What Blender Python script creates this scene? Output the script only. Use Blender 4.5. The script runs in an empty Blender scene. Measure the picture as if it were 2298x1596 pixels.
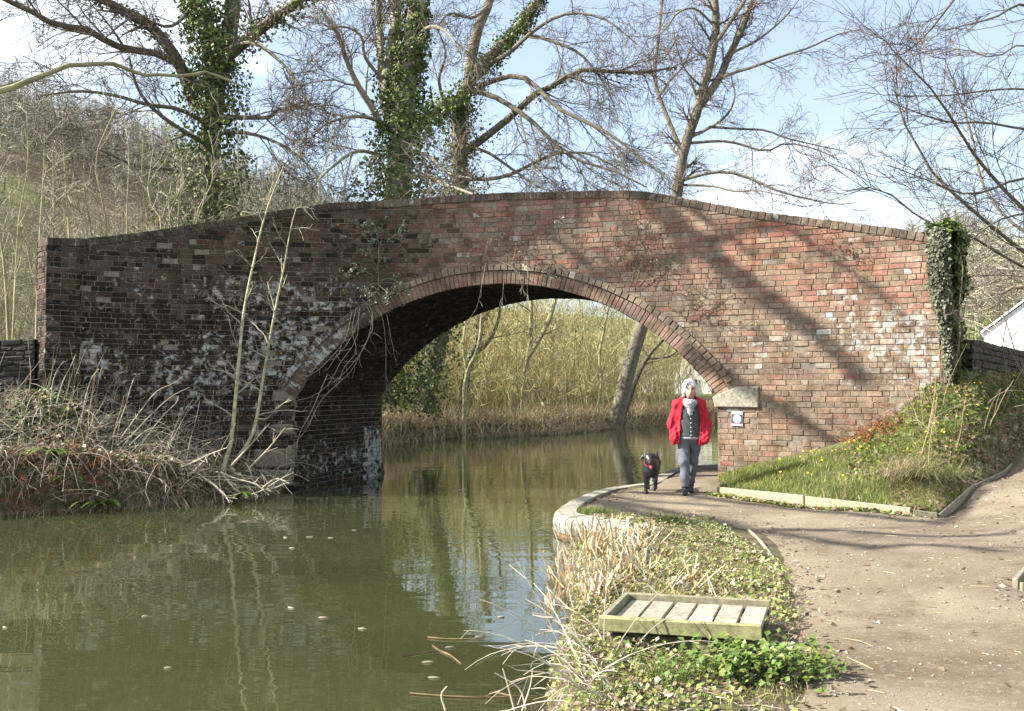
import bpy, math
import numpy as np
from mathutils import Vector
from mathutils.geometry import delaunay_2d_cdt

rng = np.random.default_rng(7)
scene = bpy.context.scene
COL = scene.collection

# ------------------------------------------------------------------ camera, sky, sun, exposure
FD = 2300.0                      # focal length in photo pixels (photo taken as 2298 x 1596)
CAMZ = 1.80                      # eye height above the water
PITCH = math.atan(70.0 / FD)
cam = bpy.data.cameras.new('camera'); cam_o = bpy.data.objects.new('camera', cam); COL.objects.link(cam_o)
cam.sensor_width = 36.0; cam.lens = 36.0 * FD / 2298.0
cam.clip_start = 0.1; cam.clip_end = 3000
cam_o.location = (0, 0, CAMZ); cam_o.rotation_euler = (math.pi / 2 + PITCH, 0, 0)
scene.camera = cam_o

SUN_EL = math.radians(35); SUN_A = math.radians(5)      # sun stands to the west (image left), slightly on the viewer's side
SUNV = np.array([-math.cos(SUN_EL) * math.cos(SUN_A), -math.cos(SUN_EL) * math.sin(SUN_A), math.sin(SUN_EL)])
world = bpy.data.worlds.new('World'); scene.world = world; world.use_nodes = True
wn = world.node_tree.nodes; wl = world.node_tree.links; wn.clear()
wout = wn.new('ShaderNodeOutputWorld'); wbg = wn.new('ShaderNodeBackground'); wbg.inputs['Strength'].default_value = 0.082
sky = wn.new('ShaderNodeTexSky'); sky.sky_type = 'NISHITA'; sky.sun_disc = False
sky.sun_elevation = SUN_EL; sky.sun_rotation = math.atan2(SUNV[0], SUNV[1]); sky.air_density = 1.0; sky.dust_density = 1.6; sky.ozone_density = 1.5
wtc = wn.new('ShaderNodeTexCoord'); wsep = wn.new('ShaderNodeSeparateXYZ'); wl.new(wtc.outputs['Generated'], wsep.inputs[0])
def wmath(op, a, b=None, clamp=False):
    n = wn.new('ShaderNodeMath'); n.operation = op; n.use_clamp = clamp
    for i, v in enumerate((a, b)):
        if v is None: continue
        if hasattr(v, 'is_output'): wl.new(v, n.inputs[i])
        else: n.inputs[i].default_value = v
    return n.outputs[0]
wden = wmath('ADD', wmath('MAXIMUM', wsep.outputs['Z'], 0.0), 0.16)
wcmb = wn.new('ShaderNodeCombineXYZ')
wl.new(wmath('DIVIDE', wsep.outputs['X'], wden), wcmb.inputs[0]); wl.new(wmath('DIVIDE', wsep.outputs['Y'], wden), wcmb.inputs[1])
wcmb.inputs[2].default_value = 3.7
wno = wn.new('ShaderNodeTexNoise'); wno.inputs['Scale'].default_value = 0.62; wno.inputs['Detail'].default_value = 7; wno.inputs['Roughness'].default_value = 0.55
wl.new(wcmb.outputs[0], wno.inputs['Vector'])
wrp = wn.new('ShaderNodeValToRGB'); wrp.color_ramp.elements[0].position = 0.49; wrp.color_ramp.elements[1].position = 0.64
wl.new(wno.outputs['Fac'], wrp.inputs[0])
wmx = wn.new('ShaderNodeMix'); wmx.data_type = 'RGBA'; wl.new(wmath('ADD', wmath('MULTIPLY', wrp.outputs[0], 0.86), 0.14), wmx.inputs['Factor'])
wl.new(sky.outputs[0], wmx.inputs[6]); wmx.inputs[7].default_value = (8.2, 8.4, 8.7, 1)
wl.new(wmx.outputs[2], wbg.inputs['Color']); wl.new(wbg.outputs[0], wout.inputs[0])

sun = bpy.data.lights.new('sun', 'SUN'); sun.energy = 5.0; sun.angle = math.radians(0.53); sun.color = (1.0, 0.94, 0.84)
sun_o = bpy.data.objects.new('sun', sun); COL.objects.link(sun_o)
sun_o.rotation_euler = Vector(SUNV.tolist()).to_track_quat('Z', 'Y').to_euler()

scene.view_settings.view_transform = 'Standard'; scene.view_settings.look = 'None'
scene.view_settings.exposure = 1.7; scene.view_settings.gamma = 1.0; scene.view_settings.use_curve_mapping = False
scene.render.engine = 'CYCLES'
scene.cycles.max_bounces = 6; scene.cycles.diffuse_bounces = 2; scene.cycles.glossy_bounces = 3
scene.cycles.transparent_max_bounces = 6; scene.cycles.use_denoising = True

# ------------------------------------------------------------------ helpers: pixels of the photo -> places
_cp, _sp = math.cos(PITCH), math.sin(PITCH)
def ray(x, y):
    cx = (np.asarray(x, float) - 1149.0) / FD; cy = (798.0 - np.asarray(y, float)) / FD
    return np.stack([cx, _cp - cy * _sp + 0 * cx, _sp + cy * _cp + 0 * cx], -1)
def at(x, y, Y):
    d = ray(x, y); t = np.asarray(Y, float) / d[..., 1]
    return d * t[..., None] + np.array([0, 0, CAMZ])
def gz(x, y, z):
    d = ray(x, y); t = (np.asarray(z, float) - CAMZ) / d[..., 2]
    return d * t[..., None] + np.array([0, 0, CAMZ])
def sstep(a, b, x):
    t = np.clip((x - a) / (b - a), 0, 1); return t * t * (3 - 2 * t)
def unit(v): return v / np.maximum(np.linalg.norm(v, axis=-1, keepdims=True), 1e-9)

# ------------------------------------------------------------------ helpers: meshes and objects
def mesh_np(name, V, F, col=None, smooth=False):
    """V (n,3); F one array (m,k) or a list of such; col (n,3|4) per vertex."""
    V = np.asarray(V, np.float32).reshape(-1, 3)
    Fs = F if isinstance(F, list) else [F]
    Fs = [np.asarray(f, np.int32) for f in Fs if len(f)]
    me = bpy.data.meshes.new(name)
    me.vertices.add(len(V)); me.vertices.foreach_set('co', V.ravel())
    tot = sum(f.size for f in Fs); npoly = sum(len(f) for f in Fs)
    me.loops.add(tot); me.loops.foreach_set('vertex_index', np.concatenate([f.ravel() for f in Fs]))
    me.polygons.add(npoly)
    ls = np.concatenate([np.full(len(f), f.shape[1], np.int32) for f in Fs])
    st = np.concatenate([[0], np.cumsum(ls)[:-1]]).astype(np.int32)
    me.polygons.foreach_set('loop_start', st)
    me.polygons.foreach_set('use_smooth', np.full(npoly, bool(smooth)))
    me.update(calc_edges=True)
    if col is not None:
        c = np.asarray(col, np.float32)
        if c.ndim == 1: c = np.tile(c, (len(V), 1))
        if c.shape[1] == 3: c = np.concatenate([c, np.zeros((len(c), 1), np.float32)], 1)
        a = me.color_attributes.new('Col', 'FLOAT_COLOR', 'POINT'); a.data.foreach_set('color', c.ravel())
    return me
class Acc:
    """collects pieces into one mesh"""
    def __init__(s): s.V = []; s.F = {}; s.C = []; s.n = 0
    def add(s, V, F, col):
        V = np.asarray(V, float).reshape(-1, 3)
        c = np.asarray(col, float)
        if c.ndim == 1: c = np.tile(c, (len(V), 1))
        if c.shape[1] == 3: c = np.concatenate([c, np.zeros((len(c), 1))], 1)
        for f in (F if isinstance(F, list) else [F]):
            f = np.asarray(f, int)
            if len(f): s.F.setdefault(f.shape[1], []).append(f + s.n)
        s.V.append(V); s.C.append(c); s.n += len(V)
    def mesh(s, name, smooth=False):
        return mesh_np(name, np.concatenate(s.V), [np.concatenate(f) for f in s.F.values()], np.concatenate(s.C), smooth)
    def obj(s, name, mat, parent=None, smooth=False, kind=None):
        return obj(name, s.mesh(name, smooth), mat, parent, kind=kind)
def obj(name, me, mat, parent=None, loc=None, kind=None):
    o = bpy.data.objects.new(name, me); COL.objects.link(o)
    if mat is not None and not me.materials: me.materials.append(mat)
    if parent is not None: o.parent = parent; o.matrix_parent_inverse = parent.matrix_basis.inverted()
    if loc is not None: o.location = loc
    if kind: o['kind'] = kind
    return o
def tag(o, label, cat=None, group=None, kind=None):
    o['label'] = label
    if cat: o['category'] = cat
    if group: o['group'] = group
    if kind: o['kind'] = kind
    return o
def thing(name, label, cat, loc=(0, 0, 0), group=None):
    o = bpy.data.objects.new(name, None); COL.objects.link(o); o.empty_display_size = 0.2
    o.location = [float(v) for v in loc]
    return tag(o, label, cat, group)

BOXF = np.array([[0, 3, 2, 1], [4, 5, 6, 7], [0, 1, 5, 4], [1, 2, 6, 5], [2, 3, 7, 6], [3, 0, 4, 7]])
def box8(c, ux, uy, uz):
    """corner array of a box: centre and half axes"""
    c, ux, uy, uz = map(np.asarray, (c, ux, uy, uz))
    return np.array([c - ux - uy - uz, c + ux - uy - uz, c + ux + uy - uz, c - ux + uy - uz,
                     c - ux - uy + uz, c + ux - uy + uz, c + ux + uy + uz, c - ux + uy + uz])
def bevbox(c, ux, uy, uz, bev=0.006, jit=0.0):
    """box with chamfered edges: 24 vertices, 26 faces; axes are half-extent vectors"""
    c = np.asarray(c, float); A = [np.asarray(a, float) for a in (ux, uy, uz)]
    L = [np.linalg.norm(a) for a in A]; U = [a / max(l, 1e-9) for a, l in zip(A, L)]
    V = []; idx = {}
    for sx in (-1, 1):
        for sy in (-1, 1):
            for sz in (-1, 1):
                s = (sx, sy, sz)
                j = rng.normal(0, jit, 3) if jit else 0
                for k in range(3):
                    p = c + j
                    for q in range(3):
                        p = p + U[q] * s[q] * (L[q] if q == k else max(L[q] - bev, L[q] * 0.3))
                    idx[(s, k)] = len(V); V.append(p)
    F4 = []; F3 = []
    for k in range(3):
        a, b = [q for q in range(3) if q != k]
        for sk in (-1, 1):
            ring = []
            for (sa, sb) in ((-1, -1), (1, -1), (1, 1), (-1, 1)):
                s = [0, 0, 0]; s[k] = sk; s[a] = sa; s[b] = sb; ring.append(idx[(tuple(s), k)])
            flip = (sk > 0) == (k == 1)
            F4.append(ring[::-1] if flip else ring)
            if sk < 0: F4[-1] = F4[-1]
        for sa in (-1, 1):
            for sb in (-1, 1):
                e = []
                for sk in (-1, 1):
                    s = [0, 0, 0]; s[k] = sk; s[a] = sa; s[b] = sb; e.append(tuple(s))
                F4.append([idx[(e[0], a)], idx[(e[1], a)], idx[(e[1], b)], idx[(e[0], b)]])
    for sx in (-1, 1):
        for sy in (-1, 1):
            for sz in (-1, 1):
                F3.append([idx[((sx, sy, sz), k)] for k in range(3)])
    V = np.array(V); F4 = np.array(F4); F3 = np.array(F3)
    for F in (F4, F3):                      # wind every face outward
        cen = V[F].mean(1); n = np.cross(V[F[:, 1]] - V[F[:, 0]], V[F[:, 2]] - V[F[:, 0]])
        bad = ((cen - c) * n).sum(1) < 0; F[bad] = F[bad][:, ::-1]
    return V, [F4, F3]

def smooth_line(pts, n):
    """Catmull-Rom through pts (m,d) resampled to n points by arc length"""
    P = np.asarray(pts, float)
    if len(P) == 2: return P[0] + (P[1] - P[0]) * np.linspace(0, 1, n)[:, None]
    Q = np.vstack([2 * P[0] - P[1], P, 2 * P[-1] - P[-2]]); out = []
    for i in range(1, len(Q) - 2):
        t = np.linspace(0, 1, 12, endpoint=False)[:, None]
        a, b, c, d = Q[i - 1], Q[i], Q[i + 1], Q[i + 2]
        out.append(0.5 * (2 * b + (c - a) * t + (2 * a - 5 * b + 4 * c - d) * t ** 2 + (3 * b - a - 3 * c + d) * t ** 3))
    out = np.vstack(out + [P[-1:]])
    s = np.concatenate([[0], np.cumsum(np.linalg.norm(np.diff(out[:, :3], axis=0), axis=1))])
    u = np.linspace(0, s[-1], n)
    return np.stack([np.interp(u, s, out[:, k]) for k in range(out.shape[1])], 1)

def tube_arrays(P, R, sides, cap=False):
    """P (m,n,3), R (m,n) -> V, quads"""
    m, n, _ = P.shape
    T = np.gradient(P, axis=1); T = unit(T)
    mean = unit(P[:, -1] - P[:, 0] + 1e-6)
    ref = np.where((np.abs(mean[:, 2:3]) > 0.75), np.array([[1.0, 0.12, 0]]), np.array([[0.1, 0.05, 1.0]]))
    N = unit(np.cross(T, ref[:, None, :])); B = np.cross(T, N)
    a = np.linspace(0, 2 * math.pi, sides, endpoint=False)
    V = P[:, :, None, :] + R[:, :, None, None] * (np.cos(a)[None, None, :, None] * N[:, :, None, :] + np.sin(a)[None, None, :, None] * B[:, :, None, :])
    base = (np.arange(m)[:, None, None] * n + np.arange(n - 1)[None, :, None]) * sides
    k = np.arange(sides)[None, None, :]; k2 = (k + 1) % sides
    F = np.stack([base + k, base + k2, base + sides + k2, base + sides + k], -1).reshape(-1, 4)
    return V.reshape(-1, 3), F
def add_tubes(acc, P, R, sides, col, cvar=0.15):
    P = np.asarray(P, float); R = np.asarray(R, float)
    if P.ndim == 2: P = P[None]; R = R[None]
    m, n, _ = P.shape
    V, F = tube_arrays(P, R, sides)
    col = np.asarray(col, float)
    c = col if col.ndim == 2 else np.tile(col, (m, 1))
    c = c[:, :3] * (1 + rng.uniform(-cvar, cvar, (m, 1)))
    acc.add(V, F, np.repeat(c, n * sides, 0))

def grow(P, R, k, ln, angle, wander=0.12, up=0.0, t0=0.25, npts=5, rfac=0.55, rtip=0.004, rmin=0.0045, flat=1.0):
    """children of the branches P (m,n,3): k per parent, ln length range, angle (deg range) off the parent, up > 0 lifts, < 0 droops"""
    m, n, _ = P.shape; M = m * k
    par = np.repeat(np.arange(m), k)
    t = t0 + (1 - t0) * ((np.tile(np.arange(k), m) + rng.uniform(0, 1, M)) / k)
    t = np.clip(t, 0, 0.999) * (n - 1); i = t.astype(int); f = (t - i)[:, None]
    p0 = P[par, i] * (1 - f) + P[par, i + 1] * f
    r0 = R[par, i] * (1 - f[:, 0]) + R[par, i + 1] * f[:, 0]
    T = unit(P[par, i + 1] - P[par, i])
    rnd = rng.normal(0, 1, (M, 3)); rnd[:, 1] *= flat
    side = unit(np.cross(T, rnd))
    an = np.radians(rng.uniform(angle[0], angle[1], M))[:, None]
    d = unit(T * np.cos(an) + side * np.sin(an) + np.array([0, 0, up * 0.5]))
    frac = (t / (n - 1))
    L = rng.uniform(ln[0], ln[1], M) * (1.15 - 0.55 * frac)
    step = (L / (npts - 1))[:, None]
    pts = [p0]; dd = d
    for q in range(npts - 1):
        dd = unit(dd + rng.normal(0, wander, (M, 3)) + np.array([0, 0, up / npts]))
        pts.append(pts[-1] + dd * step)
    CP = np.stack(pts, 1)
    rb = np.maximum(r0 * rfac, rmin)[:, None]
    CR = rb + (np.minimum(rtip, rb) - rb) * np.linspace(0, 1, npts)[None, :] ** 0.8
    return CP, CR

def leaf_quads(acc, P, N, size, col, cvar=0.25, elong=1.4, tilt=0.7):
    """diamond leaves, folded a little along the middle, at P facing roughly N"""
    m = len(P); N = unit(N + rng.normal(0, tilt, (m, 3)))
    A = unit(np.cross(N, rng.normal(0, 1, (m, 3)))); B = np.cross(N, A)
    s = (size * rng.uniform(0.6, 1.3, m))[:, None] if np.isscalar(size) else (size * rng.uniform(0.7, 1.2, m))[:, None]
    V = np.stack([P - A * s * elong * .5, P + B * s * .5 + N * s * .12, P + A * s * elong * .5, P - B * s * .5 + N * s * .12], 1).reshape(-1, 3)
    F = np.arange(m * 4).reshape(-1, 4)
    F = np.concatenate([F[:, [0, 1, 2]], F[:, [0, 2, 3]]])
    col = np.asarray(col, float); c = col if col.ndim == 2 else np.tile(col, (m, 1))
    c = c[:, :3] * (1 + rng.uniform(-cvar, cvar, (m, 1)))
    acc.add(V, F, np.repeat(c, 4, 0))
def blades(acc, P, h, w, lean, col, cvar=0.25, seg=2, droop=0.5, dirs=None):
    """grass blades: thin tapering ribbons from P"""
    m = len(P); hh = h * rng.uniform(0.5, 1.25, m); a = rng.uniform(0, 2 * math.pi, m)
    D = np.stack([np.cos(a), np.sin(a), 0 * a], 1) if dirs is None else unit(dirs)
    a2 = rng.uniform(0, 2 * math.pi, m); S = np.stack([np.cos(a2), np.sin(a2), 0 * a2], 1)
    ln = lean * rng.uniform(0.2, 1.4, m)
    rows = []
    for q in range(seg + 1):
        u = q / seg
        c = P + np.array([0, 0, 1.0]) * (hh * (u - droop * u * u * ln * .6))[:, None] + D * (hh * ln * u ** 1.7)[:, None]
        ww = w * (1 - u * 0.85) * 0.5
        rows += [c - S * ww, c + S * ww]
    V = np.stack(rows, 1); nv = 2 * (seg + 1)
    base = np.arange(m)[:, None] * nv
    F = np.concatenate([np.stack([base[:, 0] + 2 * q, base[:, 0] + 2 * q + 1, base[:, 0] + 2 * q + 3, base[:, 0] + 2 * q + 2], 1) for q in range(seg)])
    col = np.asarray(col, float); c = col if col.ndim == 2 else np.tile(col, (m, 1))
    c = c[:, :3] * (1 + rng.uniform(-cvar, cvar, (m, 1)))
    acc.add(V.reshape(-1, 3), F, np.repeat(c, nv, 0))

def surfnet(f, lo, hi, h):
    """surface of the signed distance function f by naive surface nets"""
    ax = [np.arange(lo[k], hi[k] + h, h) for k in range(3)]
    G = np.stack(np.meshgrid(*ax, indexing='ij'), -1); v = f(G)
    n = np.array(v.shape); c = [v[a:n[0] - 1 + a, b:n[1] - 1 + b, d:n[2] - 1 + d] for a in (0, 1) for b in (0, 1) for d in (0, 1)]
    neg = sum((q < 0).astype(int) for q in c); act = (neg > 0) & (neg < 8)
    off = np.array([(a, b, d) for a in (0, 1) for b in (0, 1) for d in (0, 1)])
    I = np.argwhere(act); vals = np.stack([q[act] for q in c], 1)
    acc = np.zeros((len(I), 3)); cnt = np.zeros(len(I))
    for a in range(8):
        for b in range(a + 1, 8):
            if np.abs(off[a] - off[b]).sum() != 1: continue
            va, vb = vals[:, a], vals[:, b]; m = (va < 0) != (vb < 0)
            t = np.where(m, va / np.where(m, va - vb, 1), 0)[:, None]
            acc += np.where(m[:, None], off[a] + (off[b] - off[a]) * t, 0); cnt += m
    V = (I + acc / cnt[:, None]) * h + np.array([a[0] for a in ax])
    idx = -np.ones(act.shape, int); idx[act] = np.arange(len(I)); Q = []
    for k in range(3):
        s0 = [slice(None)] * 3; s1 = [slice(None)] * 3; s0[k] = slice(0, -1); s1[k] = slice(1, None)
        a, b = v[tuple(s0)] < 0, v[tuple(s1)] < 0
        E = np.argwhere(a != b); k1, k2 = (k + 1) % 3, (k + 2) % 3
        ok = (E[:, k1] > 0) & (E[:, k2] > 0) & (E[:, k1] < n[k1] - 1) & (E[:, k2] < n[k2] - 1); E = E[ok]
        sg = a[tuple(E.T)]
        def cell(d1, d2):
            e = E.copy(); e[:, k1] += d1; e[:, k2] += d2; return idx[tuple(e.T)]
        q = np.stack([cell(-1, -1), cell(0, -1), cell(0, 0), cell(-1, 0)], 1)
        q[~sg] = q[~sg][:, ::-1]; Q.append(q)
    return V, np.concatenate(Q)
def sd_cap(p, a, b, ra, rb):
    a = np.asarray(a, float); b = np.asarray(b, float); ab = b - a
    t = np.clip(((p - a) @ ab) / (ab @ ab), 0, 1)
    return np.linalg.norm(p - a - t[..., None] * ab, axis=-1) - (ra + (rb - ra) * t)
def sd_ell(p, c, r):
    r = np.asarray(r, float); q = (p - np.asarray(c, float)) / r
    k0 = np.linalg.norm(q, axis=-1); k1 = np.linalg.norm(q / r, axis=-1)
    return k0 * (k0 - 1) / np.maximum(k1, 1e-6)
def smin(a, b, k):
    h = np.clip(0.5 + 0.5 * (b - a) / k, 0, 1); return b + (a - b) * h - k * h * (1 - h)

# ------------------------------------------------------------------ materials
def new_mat(name):
    m = bpy.data.materials.new(name); m.use_nodes = True; nt = m.node_tree
    return m, nt, nt.nodes, nt.links, nt.nodes['Principled BSDF']
def N_(nt, kind, **kw):
    n = nt.nodes.new('ShaderNode' + kind)
    for k, v in kw.items():
        if k in n.inputs: n.inputs[k].default_value = v
        else: setattr(n, k, v)
    return n
def lk(nt, a, b): nt.links.new(a, b)
def mixc(nt, fac, a, b, mode='MIX'):
    n = nt.nodes.new('ShaderNodeMix'); n.data_type = 'RGBA'; n.blend_type = mode
    for s, v in ((n.inputs[0], fac), (n.inputs[6], a), (n.inputs[7], b)):
        if hasattr(v, 'is_output'): nt.links.new(v, s)
        else: s.default_value = v if np.isscalar(v) else tuple(v) + ((1,) if len(v) == 3 else ())
    return n.outputs[2]
def ramp(nt, src, p0, p1, c0=(0, 0, 0, 1), c1=(1, 1, 1, 1)):
    r = nt.nodes.new('ShaderNodeValToRGB'); e = r.color_ramp.elements
    e[0].position = p0; e[1].position = p1; e[0].color = c0; e[1].color = c1; nt.links.new(src, r.inputs[0]); return r.outputs[0]
def noise(nt, scale, detail=4, rough=0.55, vec=None, dist=0.0):
    n = nt.nodes.new('ShaderNodeTexNoise'); n.inputs['Scale'].default_value = scale; n.inputs['Detail'].default_value = detail
    n.inputs['Roughness'].default_value = rough; n.inputs['Distortion'].default_value = dist
    if vec is None:
        g = nt.nodes.get('geo') or nt.nodes.new('ShaderNodeNewGeometry'); g.name = 'geo'; vec = g.outputs['Position']
    nt.links.new(vec, n.inputs['Vector']); return n.outputs['Fac']
def bump(nt, bsdf, h, strength=0.3, dist=0.02):
    b = nt.nodes.new('ShaderNodeBump'); b.inputs['Strength'].default_value = strength; b.inputs['Distance'].default_value = dist
    nt.links.new(h, b.inputs['Height']); nt.links.new(b.outputs[0], bsdf.inputs['Normal'])
def mat_col(name, rough=0.8, nscale=12.0, namt=0.5, bscale=None, bstr=0.3, translucent=0.0, spec=0.3, bdist=0.01):
    """colour from the Col attribute, broken up by noise"""
    m, nt, nodes, links, b = new_mat(name)
    at_ = N_(nt, 'VertexColor'); at_.layer_name = 'Col'
    nz = noise(nt, nscale, 4)
    fac = ramp(nt, nz, 0.3, 0.7, (1 - namt, 1 - namt, 1 - namt, 1), (1 + namt * .6, 1 + namt * .6, 1 + namt * .6, 1))
    c = mixc(nt, 1.0, at_.outputs['Color'], fac, 'MULTIPLY'); lk(nt, c, b.inputs['Base Color'])
    b.inputs['Roughness'].default_value = rough; b.inputs['Specular IOR Level'].default_value = spec
    if bscale: bump(nt, b, noise(nt, bscale, 5), bstr, bdist)
    if translucent:
        tr = N_(nt, 'BsdfTranslucent'); lk(nt, c, tr.inputs['Color']); ms = N_(nt, 'MixShader'); ms.inputs[0].default_value = translucent
        lk(nt, b.outputs[0], ms.inputs[1]); lk(nt, tr.outputs[0], ms.inputs[2]); lk(nt, ms.outputs[0], nodes['Material Output'].inputs[0])
    return m
M = {}
M['bark'] = mat_col('bark', 0.9, 9, 0.55, 30, 0.6, bdist=0.02)
M['twig'] = mat_col('twig', 0.75, 3, 0.3)
M['leaf'] = mat_col('leaf', 0.45, 6, 0.25, translucent=0.25, spec=0.5)
M['ivy'] = mat_col('ivy_leaf', 0.5, 4, 0.35, translucent=0.12, spec=0.3)
M['grass'] = mat_col('grass_blade', 0.6, 2.2, 0.35, translucent=0.3)
M['straw'] = mat_col('dead_straw', 0.65, 6, 0.25, translucent=0.2)
M['stone'] = mat_col('weathered_stone', 0.9, 22, 0.45, 60, 0.5, bdist=0.01)
M['wood'] = mat_col('weathered_wood', 0.85, 25, 0.4, 70, 0.4, bdist=0.004)
M['cloth'] = mat_col('cloth', 0.85, 30, 0.12, 120, 0.25, bdist=0.004)
M['plain'] = mat_col('painted', 0.6, 20, 0.08)
M['skin'] = mat_col('skin', 0.55, 40, 0.08)
M['fur'] = mat_col('black_fur', 0.38, 60, 0.3, 160, 0.5, spec=0.6, bdist=0.004)
M['hair'] = mat_col('white_hair', 0.6, 60, 0.12, 140, 0.5, bdist=0.004)

# brick: tint per brick in Col, lichen share in its alpha
m, nt, nodes, links, b = new_mat('brick'); M['brick'] = m
vc = N_(nt, 'VertexColor'); vc.layer_name = 'Col'
g1 = noise(nt, 26, 5, 0.65); c = mixc(nt, 1.0, vc.outputs['Color'], ramp(nt, g1, 0.25, 0.75, (0.6, 0.6, 0.6, 1), (1.3, 1.27, 1.22, 1)), 'MULTIPLY')
g2 = noise(nt, 3.2, 5, 0.6); c = mixc(nt, ramp(nt, g2, 0.44, 0.66), c, mixc(nt, 1.0, c, (0.55, 0.52, 0.47), 'MULTIPLY'))
gw = noise(nt, 1.1, 6, 0.68, dist=0.5); wf = ramp(nt, gw, 0.36, 0.66, (0.12, 0.12, 0.12, 1), (0.62, 0.62, 0.62, 1)); lum = N_(nt, 'RGBToBW'); lk(nt, c, lum.inputs[0])
gcol = mixc(nt, 1.0, lum.outputs[0], (1.22, 1.0, 0.80), 'MULTIPLY'); c = mixc(nt, wf, c, gcol)
geo_ = nodes.get('geo'); mpz = N_(nt, 'Mapping'); mpz.inputs['Scale'].default_value = (7, 7, 0.7); lk(nt, geo_.outputs['Position'], mpz.inputs['Vector'])
c = mixc(nt, ramp(nt, noise(nt, 1.0, 4, 0.6, mpz.outputs[0]), 0.54, 0.72, (0, 0, 0, 1), (0.7, 0.7, 0.7, 1)), c, mixc(nt, 1.0, c, (0.45, 0.44, 0.40), 'MULTIPLY'))
c = mixc(nt, ramp(nt, noise(nt, 6.5, 7, 0.7, dist=0.8), 0.56, 0.68, (0, 0, 0, 1), (0.6, 0.6, 0.6, 1)), c, (0.30, 0.265, 0.215))
lm = N_(nt, 'Math', operation='ADD'); lm.use_clamp = False
lk(nt, noise(nt, 8, 6, 0.62, dist=0.5), lm.inputs[0]); lk(nt, vc.outputs['Alpha'], lm.inputs[1])
lich = ramp(nt, lm.outputs[0], 0.69, 0.82)
lcol = mixc(nt, noise(nt, 5, 2), (0.27, 0.28, 0.265), (0.46, 0.46, 0.43))
c = mixc(nt, lich, c, lcol)
yl = N_(nt, 'Math', operation='ADD'); lk(nt, noise(nt, 17, 3, 0.6), yl.inputs[0]); 
ym = N_(nt, 'Math', operation='MULTIPLY'); lk(nt, vc.outputs['Alpha'], ym.inputs[0]); ym.inputs[1].default_value = 0.35; lk(nt, ym.outputs[0], yl.inputs[1])
c = mixc(nt, ramp(nt, yl.outputs[0], 0.72, 0.76), c, (0.42, 0.27, 0.06))
lk(nt, c, b.inputs['Base Color']); b.inputs['Roughness'].default_value = 0.9; b.inputs['Specular IOR Level'].default_value = 0.2
bump(nt, b, noise(nt, 55, 6, 0.7), 0.7, 0.012)

def mat_noise(name, c0, c1, scale, rough=0.9, p=(0.35, 0.65), bscale=40, bstr=0.5, bdist=0.02, c2=None, s2=1.0):
    m, nt, nodes, links, b = new_mat(name)
    c = mixc(nt, ramp(nt, noise(nt, scale, 6, 0.6), *p), c0, c1)
    if c2 is not None: c = mixc(nt, ramp(nt, noise(nt, s2, 5, 0.6), 0.5, 0.62), c, c2)
    lk(nt, c, b.inputs['Base Color']); b.inputs['Roughness'].default_value = rough; b.inputs['Specular IOR Level'].default_value = 0.2
    bump(nt, b, noise(nt, bscale, 6, 0.65), bstr, bdist); M[name] = m; return m
mat_noise('mortar', (0.15, 0.125, 0.095), (0.25, 0.215, 0.17), 14, bscale=60, bstr=0.8)
mat_noise('soil', (0.055, 0.042, 0.028), (0.13, 0.10, 0.065), 5, c2=(0.075, 0.085, 0.03), s2=0.9, bscale=18, bdist=0.04)
m, nt, nodes, links, b = new_mat('towpath'); M['towpath'] = m
c = mixc(nt, ramp(nt, noise(nt, 1.1, 6, 0.65), 0.3, 0.7), (0.16, 0.126, 0.087), (0.245, 0.203, 0.148))
c = mixc(nt, ramp(nt, noise(nt, 0.55, 7, 0.7, dist=0.6), 0.48, 0.66), c, (0.12, 0.09, 0.06))
c = mixc(nt, ramp(nt, noise(nt, 28, 4, 0.7), 0.55, 0.75), c, (0.29, 0.265, 0.22))
c = mixc(nt, ramp(nt, noise(nt, 60, 3, 0.7), 0.56, 0.72), c, (0.10, 0.08, 0.06))
lk(nt, c, b.inputs['Base Color']); b.inputs['Roughness'].default_value = 0.95; b.inputs['Specular IOR Level'].default_value = 0.15
bump(nt, b, noise(nt, 38, 8, 0.75), 0.8, 0.02)
mat_noise('bank_soil', (0.05, 0.042, 0.025), (0.10, 0.105, 0.04), 3, bscale=22, bdist=0.04)
mat_noise('hill_grass', (0.10, 0.13, 0.035), (0.16, 0.19, 0.06), 0.06, c2=(0.13, 0.10, 0.06), s2=0.02, bscale=1, bdist=0.2)
mat_noise('dark_stone', (0.05, 0.045, 0.04), (0.13, 0.12, 0.10), 9, bscale=30, bdist=0.03)
mat_noise('white_board', (0.74, 0.75, 0.76), (0.82, 0.82, 0.82), 3, rough=0.6, bscale=60, bstr=0.1)
mat_noise('slate', (0.10, 0.10, 0.11), (0.16, 0.16, 0.17), 8, rough=0.7)
mat_noise('render_wall', (0.70, 0.69, 0.66), (0.80, 0.79, 0.76), 2, rough=0.8, bstr=0.1)
m, nt, nodes, links, b = new_mat('window_glass'); M['glass'] = m
b.inputs['Base Color'].default_value = (0.03, 0.035, 0.04, 1); b.inputs['Roughness'].default_value = 0.08

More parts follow.
